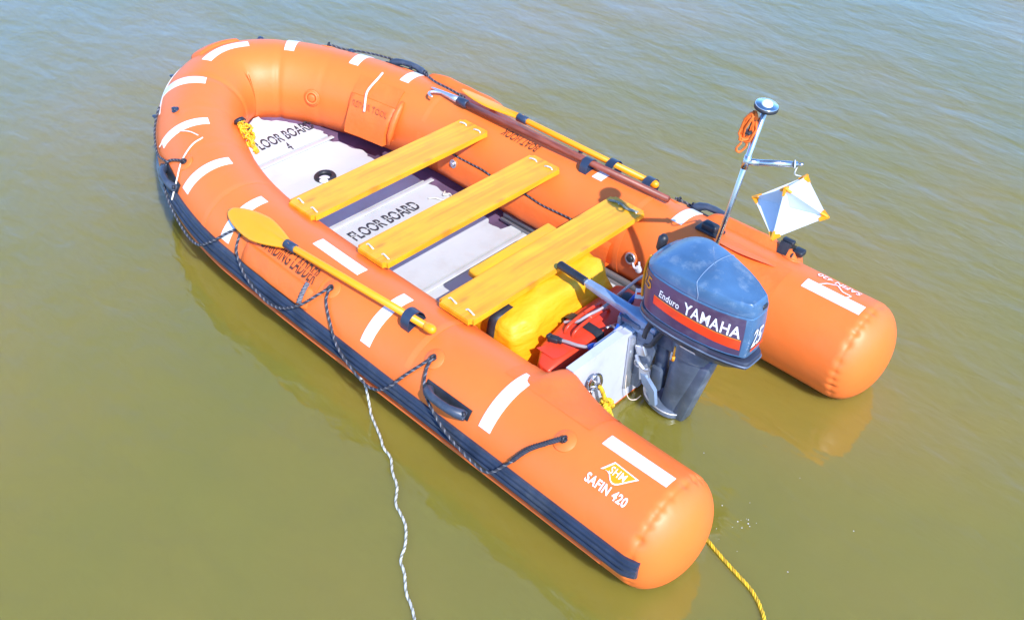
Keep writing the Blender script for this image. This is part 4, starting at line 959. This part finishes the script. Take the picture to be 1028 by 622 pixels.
cr = N.new('ShaderNodeValToRGB'); e = cr.color_ramp.elements; e[0].position = 0.35; e[0].color = (0.205, 0.192, 0.028, 1); e[1].position = 0.65; e[1].color = (0.270, 0.205, 0.034, 1)
L.new(n0.outputs['Fac'], cr.inputs['Fac']); L.new(cr.outputs['Color'], b.inputs['Base Color'])
def wnoise(scale, rot, st, detail, dist):
    mp = N.new('ShaderNodeMapping'); mp.inputs['Rotation'].default_value = (0, 0, R(rot)); mp.inputs['Scale'].default_value = (st, 1, 1); L.new(tc.outputs['Object'], mp.inputs['Vector'])
    n = N.new('ShaderNodeTexNoise'); n.inputs['Scale'].default_value = scale; n.inputs['Detail'].default_value = detail; n.inputs['Distortion'].default_value = dist; n.inputs['Roughness'].default_value = 0.45
    L.new(mp.outputs['Vector'], n.inputs['Vector']); return n.outputs['Fac']
prev = None
for sc, rot, st, det, amt in ((1.1, 40, 0.5, 3, 0.026), (4.5, 32, 0.42, 3, 0.010), (13.0, 48, 0.5, 3, 0.0036)):
    bp = N.new('ShaderNodeBump'); bp.inputs['Strength'].default_value = 1.0; bp.inputs['Distance'].default_value = amt
    L.new(wnoise(sc, rot, st, det, 0.4), bp.inputs['Height'])
    if prev: L.new(prev, bp.inputs['Normal'])
    prev = bp.outputs['Normal']
L.new(prev, b.inputs['Normal'])
me.materials.append(wm)

q = MB(); rnd = random.Random(21)
for k in range(20):
    if k < 14: x, y = rnd.gauss(-0.02, 0.06), rnd.gauss(0.30, 0.085)
    else: x, y = rnd.uniform(-0.5, 0.55), rnd.uniform(-0.35, 0.45)
    if abs(y-W_) < 0.25 and x > -0.05: continue
    r_ = 0.0011+0.0026*rnd.random()**3; q.ellipsoid((x, y, r_*0.2), (r_, r_, r_*0.7), None, 8, 5)
o = q.build('foam', M['rope_white']); o['kind'] = 'stuff'; o['label'] = 'small foam bubbles floating behind the near tube'
# ================================================================== LIGHT, SKY, CAMERA
to_sun = Vector((-0.96, 0.335, 1.0)).normalized()
el = math.asin(to_sun.z); az = math.atan2(to_sun.x, to_sun.y)
sl = bpy.data.lights.new('sun', 'SUN'); sl.energy = 5.0; sl.angle = R(0.53); sl.color = (1.0, 0.96, 0.91)
so = bpy.data.objects.new('sun', sl); so.rotation_euler = to_sun.to_track_quat('Z', 'Y').to_euler(); so.location = to_sun*20; COL.objects.link(so)
w = bpy.data.worlds.new('World'); S.world = w; w.use_nodes = True; nt = w.node_tree
bg = nt.nodes['Background']; sky = nt.nodes.new('ShaderNodeTexSky'); sky.sky_type = 'NISHITA'; sky.sun_disc = False
sky.sun_elevation = el; sky.sun_rotation = az; sky.air_density = 2.0; sky.dust_density = 0.8; sky.ozone_density = 8.0
tint = nt.nodes.new('ShaderNodeMix'); tint.data_type = 'RGBA'; tint.blend_type = 'MULTIPLY'; tint.inputs[0].default_value = 1.0; tint.inputs[7].default_value = (0.80, 1.0, 1.32, 1)
nt.links.new(sky.outputs['Color'], tint.inputs[6]); 
# gain added low in the sky so far water reflects brighter and bluer
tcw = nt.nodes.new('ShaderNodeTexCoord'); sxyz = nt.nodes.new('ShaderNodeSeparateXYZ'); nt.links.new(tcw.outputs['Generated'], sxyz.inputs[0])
low_gain = nt.nodes.new('ShaderNodeMapRange'); low_gain.interpolation_type = 'SMOOTHSTEP'; low_gain.inputs['From Min'].default_value = 0.74; low_gain.inputs['From Max'].default_value = 0.28; low_gain.inputs['To Min'].default_value = 0; low_gain.inputs['To Max'].default_value = 1
nt.links.new(sxyz.outputs['Z'], low_gain.inputs['Value'])
gain_mix = nt.nodes.new('ShaderNodeMix'); gain_mix.data_type = 'RGBA'; nt.links.new(low_gain.outputs['Result'], gain_mix.inputs[0]); gain_mix.inputs[6].default_value = (1, 1, 1, 1); gain_mix.inputs[7].default_value = (1.75, 2.05, 2.6, 1)
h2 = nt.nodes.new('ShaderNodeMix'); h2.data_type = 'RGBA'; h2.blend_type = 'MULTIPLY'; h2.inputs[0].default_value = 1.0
nt.links.new(tint.outputs[2], h2.inputs[6]); nt.links.new(gain_mix.outputs[2], h2.inputs[7]); nt.links.new(h2.outputs[2], bg.inputs['Color']); bg.inputs['Strength'].default_value = 0.135
cam = bpy.data.cameras.new('camera'); co = bpy.data.objects.new('camera', cam); COL.objects.link(co)
cam.sensor_width = 36; cam.sensor_fit = 'HORIZONTAL'; cam.lens = 36*994.903/1028; cam.clip_end = 5000; cam.clip_start = 0.05
mt = Matrix((cam_r, cam_u, -cam_f)).transposed().to_4x4(); mt.translation = Vector((-1.0789, 2.8212, 3.186)); co.matrix_world = mt
S.camera = co
S.view_settings.view_transform = 'Standard'; S.view_settings.look = 'None'; S.view_settings.exposure = 0.26; S.view_settings.gamma = 1
S.view_settings.use_curve_mapping = False
S.render.engine = 'CYCLES'
